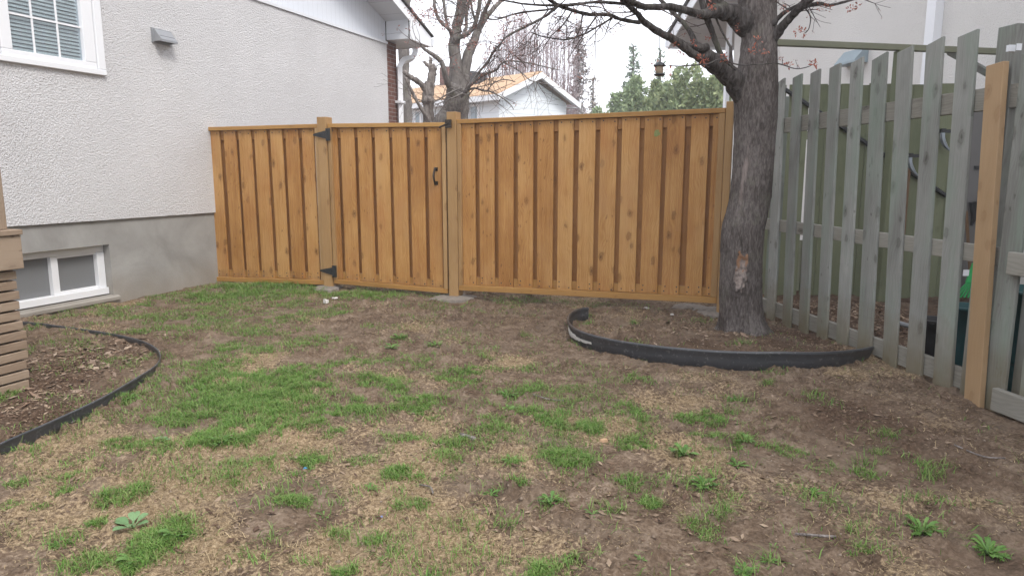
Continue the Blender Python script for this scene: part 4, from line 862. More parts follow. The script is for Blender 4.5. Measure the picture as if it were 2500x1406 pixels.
# --- rear maple
YR = 10.6; cr = np.array([*PY(1100, 299, YR)[:2], 0.]); rt = root('maple_tree', 'many stemmed grey maple just behind the gate with a few pinkish flowers', 'tree', tuple(cr))
RL = {
 'base1': [(1062, 420, 80, YR), (1078, 320, 60, YR), (1095, 285, 50, YR), (1108, 255, 46, YR), (1115, 213, 48, YR)],
 'base2': [(1120, 420, 60, YR+.1), (1124, 320, 36, YR+.1), (1128, 280, 32, YR+.1), (1128, 245, 34, YR+.1), (1128, 213, 38, YR+.1), (1136, 180, 28, YR+.1)],
 's1': [(1110, 250, 44, YR), (1112, 205, 34, YR), (1112, 149, 29, YR), (1109, 107, 28, YR), (1116, 64, 24, YR), (1126, 21, 25, YR), (1134, -30, 24, YR), (1150, -120, 18, YR)],
 's2': [(1124, 225, 34, YR+.1), (1134, 175, 27, YR+.1), (1142, 139, 25, YR+.1), (1155, 107, 22, YR+.15), (1167, 75, 18, YR+.2), (1183, 47, 14, YR+.25), (1206, 20, 11, YR+.3), (1228, -3, 9, YR+.35), (1270, -50, 7, YR+.5)],
 's3': [(1165, 80, 14, YR+.2), (1178, 40, 11, YR+.1), (1191, 12, 10, YR), (1206, -20, 9, YR-.1)],
 's4': [(1108, 102, 20, YR-.05), (1120, 92, 13, YR-.1), (1138, 85, 12, YR-.15), (1156, 68, 11, YR-.2), (1165, 42, 10, YR-.25), (1172, 0, 10, YR-.3), (1180, -50, 8, YR-.4)],
 's5': [(1132, 92, 9, YR), (1138, 66, 8, YR+.1), (1139, 32, 9, YR+.15), (1146, 0, 8, YR+.2), (1150, -40, 7, YR+.2)],
 's6': [(1104, 88, 14, YR), (1098, 74, 10, YR-.1), (1085, 62, 9, YR-.1), (1071, 47, 8, YR-.1), (1062, 22, 8, YR-.1), (1060, -5, 7, YR-.1)],
 's7': [(1096, 72, 8, YR), (1091, 58, 7, YR+.1), (1087, 32, 8, YR+.1), (1083, 0, 7, YR+.1), (1080, -40, 6, YR+.1)],
 's8': [(1160, 50, 6, YR-.2), (1154, 30, 6, YR-.3), (1150, 5, 5, YR-.3), (1144, -20, 5, YR-.3)],
 'l1': [(1110, 235, 22, YR-.1), (1096, 208, 17, YR-.2), (1086, 182, 14, YR-.3), (1079, 154, 12, YR-.35), (1061, 137, 11, YR-.4), (1038, 122, 8, YR-.45), (1026, 110, 5, YR-.5)],
 'r1': [(1126, 236, 9, YR-.2), (1148, 209, 8, YR-.4), (1180, 184, 7, YR-.6), (1212, 171, 6, YR-.8), (1222, 158, 4.5, YR-.9), (1245, 149, 4, YR-1), (1299, 156, 3.5, YR-1.2), (1331, 164, 3, YR-1.3), (1368, 172, 2, YR-1.4)],
 'r2': [(1230, 154, 4, YR-.9), (1252, 164, 3.5, YR-1), (1276, 180, 3, YR-1.1), (1295, 197, 2.6, YR-1.2), (1334, 206, 2, YR-1.3)],
 'r3': [(1136, 222, 6, YR-.2), (1158, 216, 5, YR-.3), (1180, 222, 4.5, YR-.4), (1197, 224, 4, YR-.5), (1222, 237, 3, YR-.6), (1246, 256, 2.5, YR-.7), (1254, 268, 2, YR-.7)],
 'r4': [(1136, 228, 7, YR-.3), (1148, 208, 7, YR-.4), (1170, 176, 6, YR-.5), (1192, 150, 6, YR-.6), (1200, 134, 5, YR-.7), (1212, 112, 3, YR-.8)],
 'r5': [(1190, 222, 3, YR-.5), (1206, 203, 3, YR-.5), (1232, 195, 2.5, YR-.6), (1258, 200, 2, YR-.7)],
 'q1': [(1128, 215, 5, YR-.4), (1104, 224, 4, YR-.5), (1080, 238, 3.5, YR-.6), (1056, 250, 3, YR-.7), (1030, 246, 2.5, YR-.8), (1008, 238, 2, YR-.8)],
 'q2': [(1130, 228, 4, YR-.5), (1108, 238, 3, YR-.6), (1084, 248, 2.6, YR-.6), (1050, 262, 2, YR-.7)],
 'q3': [(1100, 214, 3, YR-.4), (1140, 232, 3, YR-.5), (1160, 216, 2.5, YR-.6), (1200, 206, 2, YR-.7)],
}
rpts = {}
for i, (k_, L_) in enumerate(RL.items()):
    o, p_, r_ = limb_obj('trunk' if k_ in ('base1', 'base2', 's1', 's2') else ('limb' if L_[0][2] >= 8 else 'branch'), L_, m_bark2, rt, cr, n=14 if L_[0][2] > 15 else 7, k=5, rough=.05, seed=50+i); rpts[k_] = (p_, r_)
tw = MB(); buds = []
sprout(['r1', 'r2', 'r3', 'r4', 'r5'], 7, .5, 1, pts=rpts, tw_=tw, bd=[], t0=.2, droop=.04, rmax=.005); sprout(['q1', 'q2', 'q3', 'base1'], 9, .5, 1, pts=rpts, tw_=tw, bd=[], t0=.3, rmax=.005)
sprout(['s6', 's7', 's3', 's8', 'l1', 's2', 's4'], 5, .5, 1, pts=rpts, tw_=tw, bd=buds, t0=.4, rmax=.007)
tw.v = [tuple(np.array(v)-cr) for v in tw.v]; tw.build('twigs', m_twig, rt, smooth=True)['kind'] = 'stuff'
sb = []
for u, v, s_, n in ((1070, 52, 8, 8), (1092, 60, 8, 9), (1128, 52, 7, 5), (1180, 47, 6, 7), (1155, 6, 6, 8), (1145, 105, 9, 16), (1160, 110, 6, 6), (1010, 15, 12, 12), (1030, 40, 12, 14), (1050, 35, 10, 10), (1046, 20, 10, 10), (1208, 108, 14, 24), (1222, 88, 12, 14), (1200, 128, 8, 8), (1235, 60, 14, 10), (1290, 60, 16, 12)):
    for j in range(n): sb.append(PY(u+rg.gauss(0, s_), v+rg.gauss(0, s_), YR-.6+rg.gauss(0, .15)))
bud_mesh(sb+buds, rg, .034, 4, m_budfar, rt, cr)

# --- dead topped stump tree and the grey trunk by the downspout
YD = 9.9; cd = np.array([*PY(1046, 299, YD)[:2], 0.]); dt = root('dead_tree', 'dead topped rough trunk with sawn off stubs behind the gate', 'tree', tuple(cd))
DL = [('trunk', [(1047, 420, 30, YD), (1047, 299, 26, YD), (1045, 256, 29, YD), (1046, 224, 30, YD), (1053, 195, 21, YD), (1056, 172, 19, YD), (1055, 160, 14, YD)]),
      ('limb', [(1056, 172, 13, YD), (1048, 163, 9, YD), (1040, 156, 8, YD), (1034, 150, 6, YD)]), ('limb', [(1054, 168, 12, YD), (1051, 156, 8, YD), (1052, 145, 8, YD), (1049, 142, 5, YD)]),
      ('limb', [(1058, 178, 12, YD), (1062, 170, 9, YD), (1065, 165, 7, YD)]), ('limb', [(1044, 228, 20, YD), (1034, 212, 14, YD-.05), (1018, 198, 13, YD-.1), (1002, 189, 12, YD-.15), (985, 175, 9, YD-.2)]),
      ('branch', [(1054, 305, 10, YD-.1), (1040, 284, 9, YD-.15), (1018, 248, 8, YD-.2), (1002, 216, 8, YD-.25), (990, 190, 6, YD-.3)])]
for i, (nme, L_) in enumerate(DL): limb_obj(nme, L_, m_bark3, dt, cd, n=12, k=5, rough=.14, seed=90+i)
tw = MB(); grow(tw, rg, PY(1000, 212, YD), (-.2, 0, .8), .5, .006, 2, []); grow(tw, rg, PY(1025, 250, YD), (-.5, 0, .3), .6, .006, 2, []); grow(tw, rg, PY(1064, 168, YD), (.2, 0, 1), .2, .003, 1, [])
tw.v = [tuple(np.array(v)-cd) for v in tw.v]; tw.build('twigs', m_twig, dt)['kind'] = 'stuff'
YG = 15.5; cg = np.array([*PY(990, 299, YG)[:2], 0.]); gt_ = root('tree_stem', 'plain grey brown trunk behind the white downspout', 'tree', tuple(cg))
limb_obj('trunk', [(992, 440, 44, YG), (992, 299, 36, YG), (990, 240, 30, YG), (987, 180, 26, YG), (985, 110, 26, YG), (984, 20, 24, YG), (985, -150, 18, YG)], m_bark2, gt_, cg, n=14, seed=7)
limb_obj('limb', [(985, 60, 16, YG), (1000, -10, 12, YG+.1), (1040, -120, 8, YG+.3)], m_bark2, gt_, cg, n=8, seed=8)
limb_obj('limb', [(985, 120, 14, YG), (970, 40, 12, YG+.1), (940, -100, 8, YG+.3)], m_bark2, gt_, cg, n=8, seed=9)

# --- far bare trees: upswept pinkish twigs
def far_bare(u0, vbase, Y, tips, label, seed, n):
    rg = random.Random(seed); cb = np.array([*PY(u0, vbase, Y)[:2], 0.]); r = root('bare_tree', label, 'tree', tuple(cb), 0, 'leafless pinkish trees behind the bungalow')
    tw = MB(); zb = 2.0; tk = MB()
    tk.tube([(0, 0, -.2), (.1, 0, 1.4), (0, 0, zb)], [.35, .28, .22], 8)
    bd = []
    for j in range(n):
        ut, vt = rg.choice(tips); ut += rg.gauss(0, 9); vt += rg.gauss(0, 9)
        e = PY(ut, vt, Y+rg.uniform(-1.5, 1.5))-cb; s = np.array([0, 0, zb*rg.uniform(.6, 1.0)]); b = s*.45+e*.55; b[0] = e[0]*.93; b[1] = e[1]*.8
        pts, rr_ = smooth_path([s, b*.6+s*.4+np.array([e[0]*.15, 0, 0]), b, e], [.035, .02, .013, .005], 4)
        pts = [np.array(q)+np.array([rg.gauss(0, .04), 0, 0]) for q in pts]; (tk if j < 12 else tw).tube(pts, rr_, 4, cap=False)
        for q in range(5):
            i = rg.randint(6, len(pts)-1); grow(tw, rg, pts[i], (rg.gauss(0, .45), rg.gauss(0, .4), 1), rg.uniform(.5, 1.1), .008, 1, bd, 0, 3, .004, .14, 3)
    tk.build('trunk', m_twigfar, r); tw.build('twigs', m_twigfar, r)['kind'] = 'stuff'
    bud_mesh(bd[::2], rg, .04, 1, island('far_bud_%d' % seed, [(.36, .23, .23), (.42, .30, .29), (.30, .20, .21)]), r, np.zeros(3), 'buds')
far_bare(1262, 300, 34, [(1215, 120), (1232, 95), (1250, 70), (1268, 66), (1285, 85), (1300, 95), (1315, 90), (1195, 150), (1240, 110), (1330, 120)], 'broad leafless pinkish tree behind the bungalow roof', 1, 140)
far_bare(1365, 300, 36, [(1345, 95), (1360, 85), (1375, 100), (1388, 95), (1350, 120), (1395, 130)], 'narrower leafless pinkish tree between the roof peak and the sparse spruce', 2, 70)

# --- conifers
def conifer(u, vtop, vbase, wpx, Y, label, seed, cols, dens=1.0, sparse=0, lean=0, trunkc=(.10, .08, .07), size=.11, asym=0, grp=None):
    rg = np.random.RandomState(seed); R = random.Random(seed); cb = np.array([*PY(u, vbase, Y)[:2], 0.]); zt = PY(u, vtop, Y)[2]
    r = root('conifer_tree', label, 'tree', tuple(cb), 0, grp); k_ = Y/FPX; wid = wpx*k_/2
    tk = MB(); tk.tube([(0, 0, -.2), (lean*.5, 0, zt*.5), (lean, 0, zt)], [.2, .13, .03], 7); zlo = max(1.0, zt*.12)
    Vs = []; Fs = []
    nb = int(46*dens*(zt-zlo)/3)
    for b in range(nb):
        t = (b+R.random())/nb; z = zlo+(zt-zlo)*t; a = R.random()*6.283; L = wid*(1.03-t)**.8*R.uniform(.55, 1.15)*(1+asym*math.cos(a))
        if sparse and R.random() < sparse*(1-t*.5): L *= .5
        base = np.array([lean*z/zt, 0, z]); d = np.array([math.cos(a), math.sin(a), R.uniform(-.1, .3)]); tip = base+d*L-np.array([0, 0, L*.2])
        tk.tube([base, base*.4+tip*.6+np.array([0, 0, .04]), tip], [.02, .012, .005], 3, cap=False)
        m_ = max(6, int(L*70*(1-sparse*.5)))
        s_ = rg.rand(m_)**.7; P_ = base+(tip-base)*s_[:, None]+rg.randn(m_, 3)*np.array([.07, .07, .05])*(1.1-s_[:, None]*.5)*size/.08
        q = rg.randn(m_, 3); q[:, 2] = q[:, 2]*.5+.05; q /= np.linalg.norm(q, axis=1)[:, None]; sd_ = np.cross(q, rg.randn(m_, 3)); sd_ /= np.linalg.norm(sd_, axis=1)[:, None]
        sz = size*rg.uniform(.6, 1.3, m_)[:, None]; n0 = sum(len(x) for x in Vs)
        Vs.append(np.stack([P_-sd_*sz*.28, P_+sd_*sz*.28, P_+q*sz+sd_*sz*.1, P_+q*sz*.9-sd_*sz*.12], 1).reshape(-1, 3)); Fs.append(np.arange(m_*4).reshape(-1, 4)+n0)
    tk.build('trunk', flat('conifer_bark_%d' % seed, trunkc, .95, .1, .2), r)
    npmesh('crown', np.concatenate(Vs), np.concatenate(Fs), island('needles_%d' % seed, cols, .8, .15), r)['kind'] = 'stuff'
gN = [(.17, .23, .18), (.23, .30, .22), (.28, .35, .25), (.19, .25, .20)]  # spruce greens lightened, veiling glare put into the needle colours
conifer(1405, 52, 330, 96, 40, 'tall thin sparse spruce with reddish brown needles right of the bungalow', 1, [(.26, .25, .25), (.33, .31, .30), (.38, .31, .31), (.28, .30, .27)], 1.6, .4, .1, (.14, .11, .11), .15, .25)
conifer(1446, 190, 330, 60, 42, 'small sparse brownish spruce beside the tall thin one', 6, [(.24, .24, .20), (.30, .26, .22), (.20, .23, .18)], .8, .4, 0, (.16, .14, .13), .16)
conifer(1541, 112, 330, 92, 34, 'pointed green spruce rising in the middle of the far treetops', 2, gN, 1.1, .1, 0, size=.16, grp='green treetops behind the long fence panel')
conifer(1606, 126, 330, 66, 33, 'slim green spruce behind the bird feeder', 3, gN, 1.0, .1, 0, size=.15, grp='green treetops behind the long fence panel')
def bushy(u, vtop, vbase, wpx, Y, label, seed, cols, n, size=.13):
    rg = np.random.RandomState(seed); cb = np.array([*PY(u, 300, Y)[:2], 0.]); zt = PY(u, vtop, Y)[2]; wid = wpx*Y/FPX/2*1.25
    r = root('cedar_tree', label, 'tree', tuple(cb), 0, 'green treetops behind the long fence panel')
    MB().tube([(0, 0, -.2), (.05, 0, zt*.8)], [.16, .05], 7).build('trunk', m_bark, r)
    K_ = 9; ck = rg.randint(0, K_, n); off = rg.uniform(-.62, .62, (K_, 2)); off[0] = 0; hk = rg.uniform(.68, .95, K_); hk[0] = 1; wk = rg.uniform(.45, .68, K_)
    t = rg.rand(n)**.9; a = rg.rand(n)*6.283; prof = (np.clip(1.02-t, 0, 1)**.62)*1.3*(1+.22*np.sin(a*3+t*9+seed)+.18*np.sin(a*5-t*17))
    rad = wid*prof*(1-rg.rand(n)**2.2*.55); rad = rad*wk[ck]; P_ = np.stack([rad*np.cos(a)+off[ck, 0]*wid, rad*np.sin(a)+off[ck, 1]*wid, .3+(zt*hk[ck]-.3)*t], 1)
    cl = fbm(P_[:, 0]*1.6+P_[:, 1]*1.1+seed*7, P_[:, 2]*1.8, seed, 3); keep = cl > .36; P_ = P_[keep]; m_ = len(P_)
    q = rg.randn(m_, 3)*.7; q[:, 2] += .6; q[:, :2] += P_[:, :2]/wid*.7; q /= np.linalg.norm(q, axis=1)[:, None]; sd_ = np.cross(q, rg.randn(m_, 3)); sd_ /= np.linalg.norm(sd_, axis=1)[:, None]
    sz = size*rg.uniform(.5, 1.4, m_)[:, None]
    V_ = np.stack([P_-sd_*sz*.3, P_+sd_*sz*.3, P_+q*sz+sd_*sz*.2, P_+q*sz-sd_*sz*.15], 1).reshape(-1, 3)
    npmesh('crown', V_, np.arange(m_*4).reshape(-1, 4), island('cedar_leaf_%d' % seed, cols, .8, .15, .15), r)['kind'] = 'stuff'
gY = [(.21, .28, .16), (.28, .36, .20), (.35, .42, .24), (.22, .28, .17)]; gB = [(.15, .20, .11), (.21, .27, .145), (.28, .34, .18), (.36, .40, .21)]  # cedar greens lightened to carry the glare over far treetops
bushy(1550, 190, 300, 150, 27, 'rounded pale green cedar left of the bird feeder', 1, gY, 26000)
bushy(1500, 232, 300, 110, 28, 'low pale green cedar at the left end of the green treetops', 2, gY, 15000)
bushy(1625, 205, 300, 90, 26, 'low green cedar straight below the bird feeder', 3, gY, 15000)
bushy(1680, 132, 300, 170, 24, 'large dark green cedar next to the maple limb', 4, gB, 38000)
bushy(1750, 150, 300, 120, 23, 'dark green cedar directly behind the white neighbour downspout', 5, gB, 22000)
bushy(1598, 200, 300, 120, 25.5, 'mid green cedar between the rounded pale cedar and the large dark one', 7, gB, 20000)
bushy(1458, 262, 300, 60, 30, 'small olive bush right of the bungalow', 6, [(.20, .20, .12), (.26, .25, .16), (.20, .24, .13)], 3500)

# ------------------------------------------------------------------ grass, straw, litter
RS = np.random.RandomState(42)
def blades(name, P_, h, wd_, lean, mt, label, cat=None, seg=3, flat_=False):
    n = len(P_); a = RS.rand(n)*6.283; d = np.stack([np.cos(a), np.sin(a), a*0], 1); s = np.stack([-np.sin(a+RS.randn(n)*.5), np.cos(a), a*0], 1); h = h[:, None]; w_ = wd_[:, None]; lean = lean[:, None]
    up = np.array([0, 0, 1.]); b0 = P_; 
    m1 = b0+up*h*.55+d*h*lean*.35; t = b0+up*h*(1-lean*.35)+d*h*lean*1.0
    V_ = np.stack([b0-s*w_, b0+s*w_, m1+s*w_*.75, m1-s*w_*.75, t], 1).reshape(-1, 3); I = np.arange(n)[:, None]*5
    F_ = np.concatenate([I+np.array([[0, 1, 2]]), I+np.array([[0, 2, 3]]), I+np.array([[3, 2, 4]])], 0)
    return tag(npmesh(name, V_, F_, mt), label, cat, None, 'stuff')
def in_bounds(x, y):
    # keep out of walls, the deck and beyond the fences
    h_ = np.stack([(x-H.o[0])*H.X[0]+(y-H.o[1])*H.X[1], (x-H.o[0])*H.Y[0]+(y-H.o[1])*H.Y[1]], 0); b_ = (x-B.o[0])*B.Y[0]+(y-B.o[1])*B.Y[1]; p_ = (x-P.o[0])*P.Y[0]+(y-P.o[1])*P.Y[1]
    return (h_[1] < -.03) & (b_ < .3) & (p_ < -.03) & ((x-c[0])**2+(y-c[1])**2 > .05)
GR = [  # u, v, ru, rv, blades, height, lushness
 (520, 722, 50, 12, 1100, .10, 1), (590, 712, 70, 12, 1700, .12, 1), (690, 700, 55, 10, 1300, .12, 1), (545, 705, 30, 6, 400, .10, 1), (470, 732, 40, 8, 500, .07, 1), (330, 750, 30, 8, 350, .06, 1), (860, 722, 60, 8, 900, .07, 1), (940, 728, 50, 9, 800, .07, 1), (740, 716, 40, 8, 500, .08, 1), (1180, 712, 22, 6, 150, .07, .5),
 (640, 755, 60, 10, 450, .06, .8), (700, 790, 60, 10, 500, .06, .8), (560, 850, 50, 12, 500, .06, .9), (680, 858, 55, 12, 700, .06, .9), (780, 845, 40, 10, 350, .06, .9),
 (560, 940, 95, 30, 3600, .07, 1), (640, 960, 90, 28, 3200, .07, 1), (620, 1010, 90, 24, 2500, .07, 1), (520, 1000, 80, 26, 2000, .07, 1), (590, 1060, 80, 26, 1900, .065, 1), (500, 1080, 35, 16, 600, .09, 1), (420, 1030, 50, 14, 700, .05, .9), (700, 925, 70, 20, 1500, .06, 1), (760, 960, 60, 18, 1200, .06, 1), (830, 1000, 80, 16, 1500, .055, 1), (880, 985, 50, 12, 700, .055, 1),
 (770, 905, 60, 14, 700, .05, .9), (860, 890, 60, 14, 700, .05, .9), (930, 935, 50, 12, 900, .055, 1), (980, 945, 35, 9, 450, .05, 1), (690, 1040, 60, 16, 800, .055, .9), (740, 1030, 60, 12, 700, .05, .9),
 (1000, 880, 70, 12, 600, .045, .9), (1120, 915, 55, 14, 900, .055, 1), (1180, 935, 60, 14, 500, .045, .8), (1130, 945, 30, 8, 350, .06, 1), (1010, 985, 60, 12, 800, .05, 1), (1060, 1000, 60, 14, 600, .045, .9), (1240, 960, 40, 12, 500, .06, 1), (1300, 950, 30, 8, 250, .06, 1), (1250, 995, 30, 10, 300, .06, 1), (1340, 1010, 50, 16, 1000, .06, 1), (1400, 1035, 55, 14, 900, .06, 1), (1440, 1040, 30, 12, 400, .06, 1), (1180, 1020, 60, 14, 500, .04, .8), (1210, 1040, 40, 12, 300, .05, .9),
 (1090, 1070, 50, 12, 350, .045, .9), (980, 1060, 50, 10, 300, .04, .9), (700, 1135, 60, 16, 900, .05, 1), (760, 1120, 35, 12, 400, .05, 1), (620, 1130, 50, 14, 400, .04, .9), (970, 1155, 30, 14, 450, .06, 1), (1010, 1150, 30, 10, 250, .05, 1), (1080, 1110, 30, 18, 250, .05, .9), (820, 1055, 20, 8, 200, .05, 1), (370, 1090, 60, 14, 600, .04, .8), (300, 1090, 40, 8, 250, .04, .8), (180, 1130, 24, 10, 150, .04, .7), (180, 1165, 40, 9, 250, .035, .8), (40, 1185, 20, 10, 120, .04, .9), (160, 1210, 18, 8, 180, .04, 1), (20, 1235, 30, 12, 200, .04, .8), (100, 1240, 24, 8, 120, .03, .8),
 (310, 1215, 50, 24, 900, .07, .9), (400, 1325, 60, 26, 1500, .06, .95), (330, 1375, 40, 18, 700, .06, 1), (220, 1370, 45, 20, 500, .05, .8), (240, 1280, 25, 9, 200, .04, .9), (590, 1180, 22, 8, 200, .045, 1), (530, 1195, 16, 8, 150, .04, 1), (690, 1215, 30, 16, 250, .05, .9), (730, 1220, 26, 14, 250, .05, .9),
 (1390, 1110, 60, 22, 1300, .06, 1), (1350, 1095, 50, 16, 500, .05, .9), (1240, 1130, 40, 14, 350, .05, .9), (1530, 1000, 40, 14, 400, .05, 1), (1580, 1000, 40, 12, 350, .05, .9), (1550, 1080, 40, 16, 500, .05, .9), (1600, 1050, 50, 10, 200, .04, .8), (1680, 1015, 40, 12, 500, .05, 1), (1740, 1022, 30, 12, 400, .05, 1), (1650, 1090, 18, 14, 220, .05, 1), (1780, 1090, 55, 12, 350, .035, .8), (1730, 1070, 45, 12, 400, .05, .9), (1830, 1085, 40, 12, 450, .05, 1), (1930, 1100, 45, 14, 400, .04, .8), (2010, 1140, 35, 14, 400, .055, 1), (2110, 1150, 24, 12, 200, .05, .9), (1560, 930, 30, 10, 200, .05, .9), (1500, 925, 50, 10, 200, .04, .8), (1400, 945, 40, 12, 200, .04, .8),
 (1590, 1218, 22, 10, 260, .05, 1), (1530, 1160, 45, 9, 250, .04, 1), (1420, 1355, 36, 14, 500, .06, 1), (1300, 1395, 50, 18, 700, .06, 1), (1330, 1370, 40, 12, 300, .04, .9), (1720, 1275, 40, 20, 220, .04, .8), (1740, 1310, 30, 14, 140, .04, .7), (910, 1310, 26, 14, 160, .04, .9), (840, 1395, 30, 10, 200, .05, 1), (1000, 1225, 45, 16, 260, .05, .8), (880, 1120, 40, 14, 200, .04, .8), (2080, 1350, 50, 14, 180, .03, .6), (1200, 870, 40, 8, 120, .04, .8), (1270, 860, 60, 10, 140, .03, .7), (1490, 960, 40, 12, 120, .03, .7),
 (1340, 735, 60, 6, 260, .05, .7), (1500, 745, 70, 6, 200, .04, .6), (1440, 742, 40, 6, 140, .04, .6), (1240, 725, 40, 6, 140, .05, .6), (420, 722, 60, 10, 500, .06, .8), (640, 728, 110, 9, 1200, .07, .9), (560, 775, 120, 14, 1100, .05, .7), (430, 770, 90, 14, 800, .05, .7), (620, 810, 110, 16, 1000, .05, .7), (760, 750, 80, 10, 600, .05, .7), (540, 890, 70, 12, 700, .05, .9), (20, 970, 24, 10, 200, .05, .8), (330, 975, 30, 14, 300, .05, .6), (390, 935, 30, 8, 160, .04, .8), (340, 815, 22, 5, 120, .04, .8), (250, 985, 40, 8, 180, .03, .5), (1590, 880, 22, 5, 80, .04, 1)]
ps = []; hs_ = []; lush = []
for u, v, ru, rv, n, h_, lu in GR:
    cx_, cy_ = gp(u, v); rx = ru*zc(np.array([cx_, cy_, 0]))/FPX; ry = abs(gp(u, v-rv)[1]-gp(u, v+rv)[1])/2; n = int(n*(2.1 if v < 1090 and u < 1100 else 1.9)); rx *= 1.12; ry *= 1.15
    a = RS.rand(n)*6.283; r_ = np.minimum(np.abs(RS.randn(n))*.38+np.sqrt(RS.rand(n))*.62, 2.1); x = cx_+rx*r_*np.cos(a); y = cy_+ry*r_*np.sin(a)
    keep = (fbm(x*11, y*11, 71, 3)+fbm(x*3.5, y*3.5, 72, 2)*.5+.12*RS.randn(n) > .80-.10*lu); x = x[keep]; y = y[keep]; k2 = len(x)
    ps.append(np.stack([x, y], 1)); hs_.append(h_*(.38+.62*RS.rand(k2))*.8); lush.append(np.full(k2, lu))
# thin wild cover everywhere that is not bare
n = 300000; x = RS.uniform(-5, 2.6, n); y = 1.9+7.4*RS.rand(n)**1.1; gcov = splats(x, y, [(650, 960, 380, 130, 1.), (450, 780, 330, 60, .9), (1100, 960, 330, 90, .6), (1350, 1050, 300, 80, .35), (700, 740, 400, 30, .5), (1300, 740, 250, 12, .5), (900, 1100, 500, 160, .22), (300, 1250, 300, 100, .22), (1750, 1080, 250, 60, .2), (560, 740, 330, 45, 1.), (660, 830, 260, 60, .9), (1000, 900, 300, 70, .8), (900, 1030, 300, 70, .5)])
keep = RS.rand(n) < np.clip(gcov*1.2+.05, 0, 1)*np.clip((fbm(x*4, y*4, 81, 4)-.47)*6, 0, 1)*.9; x = x[keep]; y = y[keep]; k2 = len(x)
ps.append(np.stack([x, y], 1)); hs_.append(.022+.03*RS.rand(k2)); lush.append(np.full(k2, .74))
WP = [(1345, 1222), (1722, 1190), (1668, 1108), (1800, 1135), (2250, 1300), (2415, 1342), (1985, 1203), (1797, 968), (1062, 846), (975, 830), (1240, 962), (1242, 995), (1250, 1130), (1265, 1178), (1197, 1196), (905, 1192), (1530, 1165), (935, 1360), (1057, 1390), (1880, 1368), (1815, 1400), (145, 1322), (330, 1372), (430, 1325), (1820, 1088), (315, 975)]
for k in range(110): WP.append((RS.uniform(0, 2300), RS.uniform(760, 1400)))
for u, v in WP:
    cx_, cy_ = gp(u, v); k2 = RS.randint(25, 110); s_ = RS.uniform(.02, .07)
    ps.append(np.stack([cx_+RS.randn(k2)*s_, cy_+RS.randn(k2)*s_*.8], 1)); hs_.append(.02+.045*RS.rand(k2)); lush.append(np.full(k2, .85))
PP = np.concatenate(ps); HH = np.concatenate(hs_); LU = np.concatenate(lush); ok = in_bounds(PP[:, 0], PP[:, 1]); PP, HH, LU = PP[ok], HH[ok], LU[ok]
PP3 = np.concatenate([PP, (ground_z(PP[:, 0], PP[:, 1])-.003)[:, None]], 1)
green = RS.rand(len(LU)) < LU*.93
print('blades', len(PP3), green.sum())
def bl_(mask, name, mt, label, cat): n_ = mask.sum(); blades(name, PP3[mask], HH[mask], .0008+.0010*RS.rand(n_)+.0003*PP3[mask][:, 1]/3, .3+1.3*RS.rand(n_)**1.2, mt, label, cat)
bl_(green, 'grass', m_grass, 'short bright green grass growing in scattered patches', 'grass')
bl_(~green, 'thin_grass', m_olive, 'thin yellowish grass among the bare patches', 'grass')
# straw lying flat
n = 380000; x = RS.uniform(-5.2, 3.0, n); y = 1.9+7.2*RS.rand(n)**1.35
sf = straw_f(x, y)*(1-.85*np.clip(dark_f(x, y)*1.2, 0, 1)); keep = (RS.rand(n) < np.clip(sf*1.25-.15, .02, 1)*(fbm(x*9, y*9, 91, 2) > .40)) & in_bounds(x, y) & (x > -4.9)
x, y = x[keep], y[keep]; n = len(x); print('straw', n); z = ground_z(x, y)
L = (.007+.02*RS.rand(n)**1.8)[:, None]; a = RS.rand(n)*6.283; d = np.stack([np.cos(a), np.sin(a), RS.uniform(-.05, .8, n)], 1); s = np.stack([-np.sin(a), np.cos(a), a*0], 1)*(.0005+.0006*RS.rand(n)+.0002*y)[:, None]
b0 = np.stack([x, y, z+.003], 1); bend = s/np.linalg.norm(s, axis=1)[:, None]*L*RS.uniform(-.4, .4, n)[:, None]; mid = b0+d*L*.5+bend*.6; t = b0+d*L*[[1, 1, .4]]
V_ = np.stack([b0-s, b0+s, mid+s, mid-s, t], 1).reshape(-1, 3); I = np.arange(n)[:, None]*5
tag(npmesh('straw', V_, np.concatenate([I+np.array([[0, 1, 2]]), I+np.array([[0, 2, 3]]), I+np.array([[3, 2, 4]])], 0), m_straw), 'dead straw coloured grass matted on the soil', 'dead grass', kind='stuff')
n = 90000; x = RS.uniform(-4.9, 2.7, n); y = 1.9+7.2*RS.rand(n)**1.3; sf = straw_f(x, y)*(1-np.clip(dark_f(x, y), 0, 1))
keep = (RS.rand(n) < np.clip(sf*1.1-.1, .02, 1)*np.clip((fbm(x*7, y*7, 95, 3)-.46)*6, 0, 1)) & in_bounds(x, y); x, y = x[keep], y[keep]; n = len(x)
blades('thatch', np.stack([x, y, ground_z(x, y)-.002], 1), .012+.028*RS.rand(n), .0007+.0007*RS.rand(n)+.00015*y, .5+1.6*RS.rand(n), m_straw, 'standing clumps of dry thatch', 'dead grass')
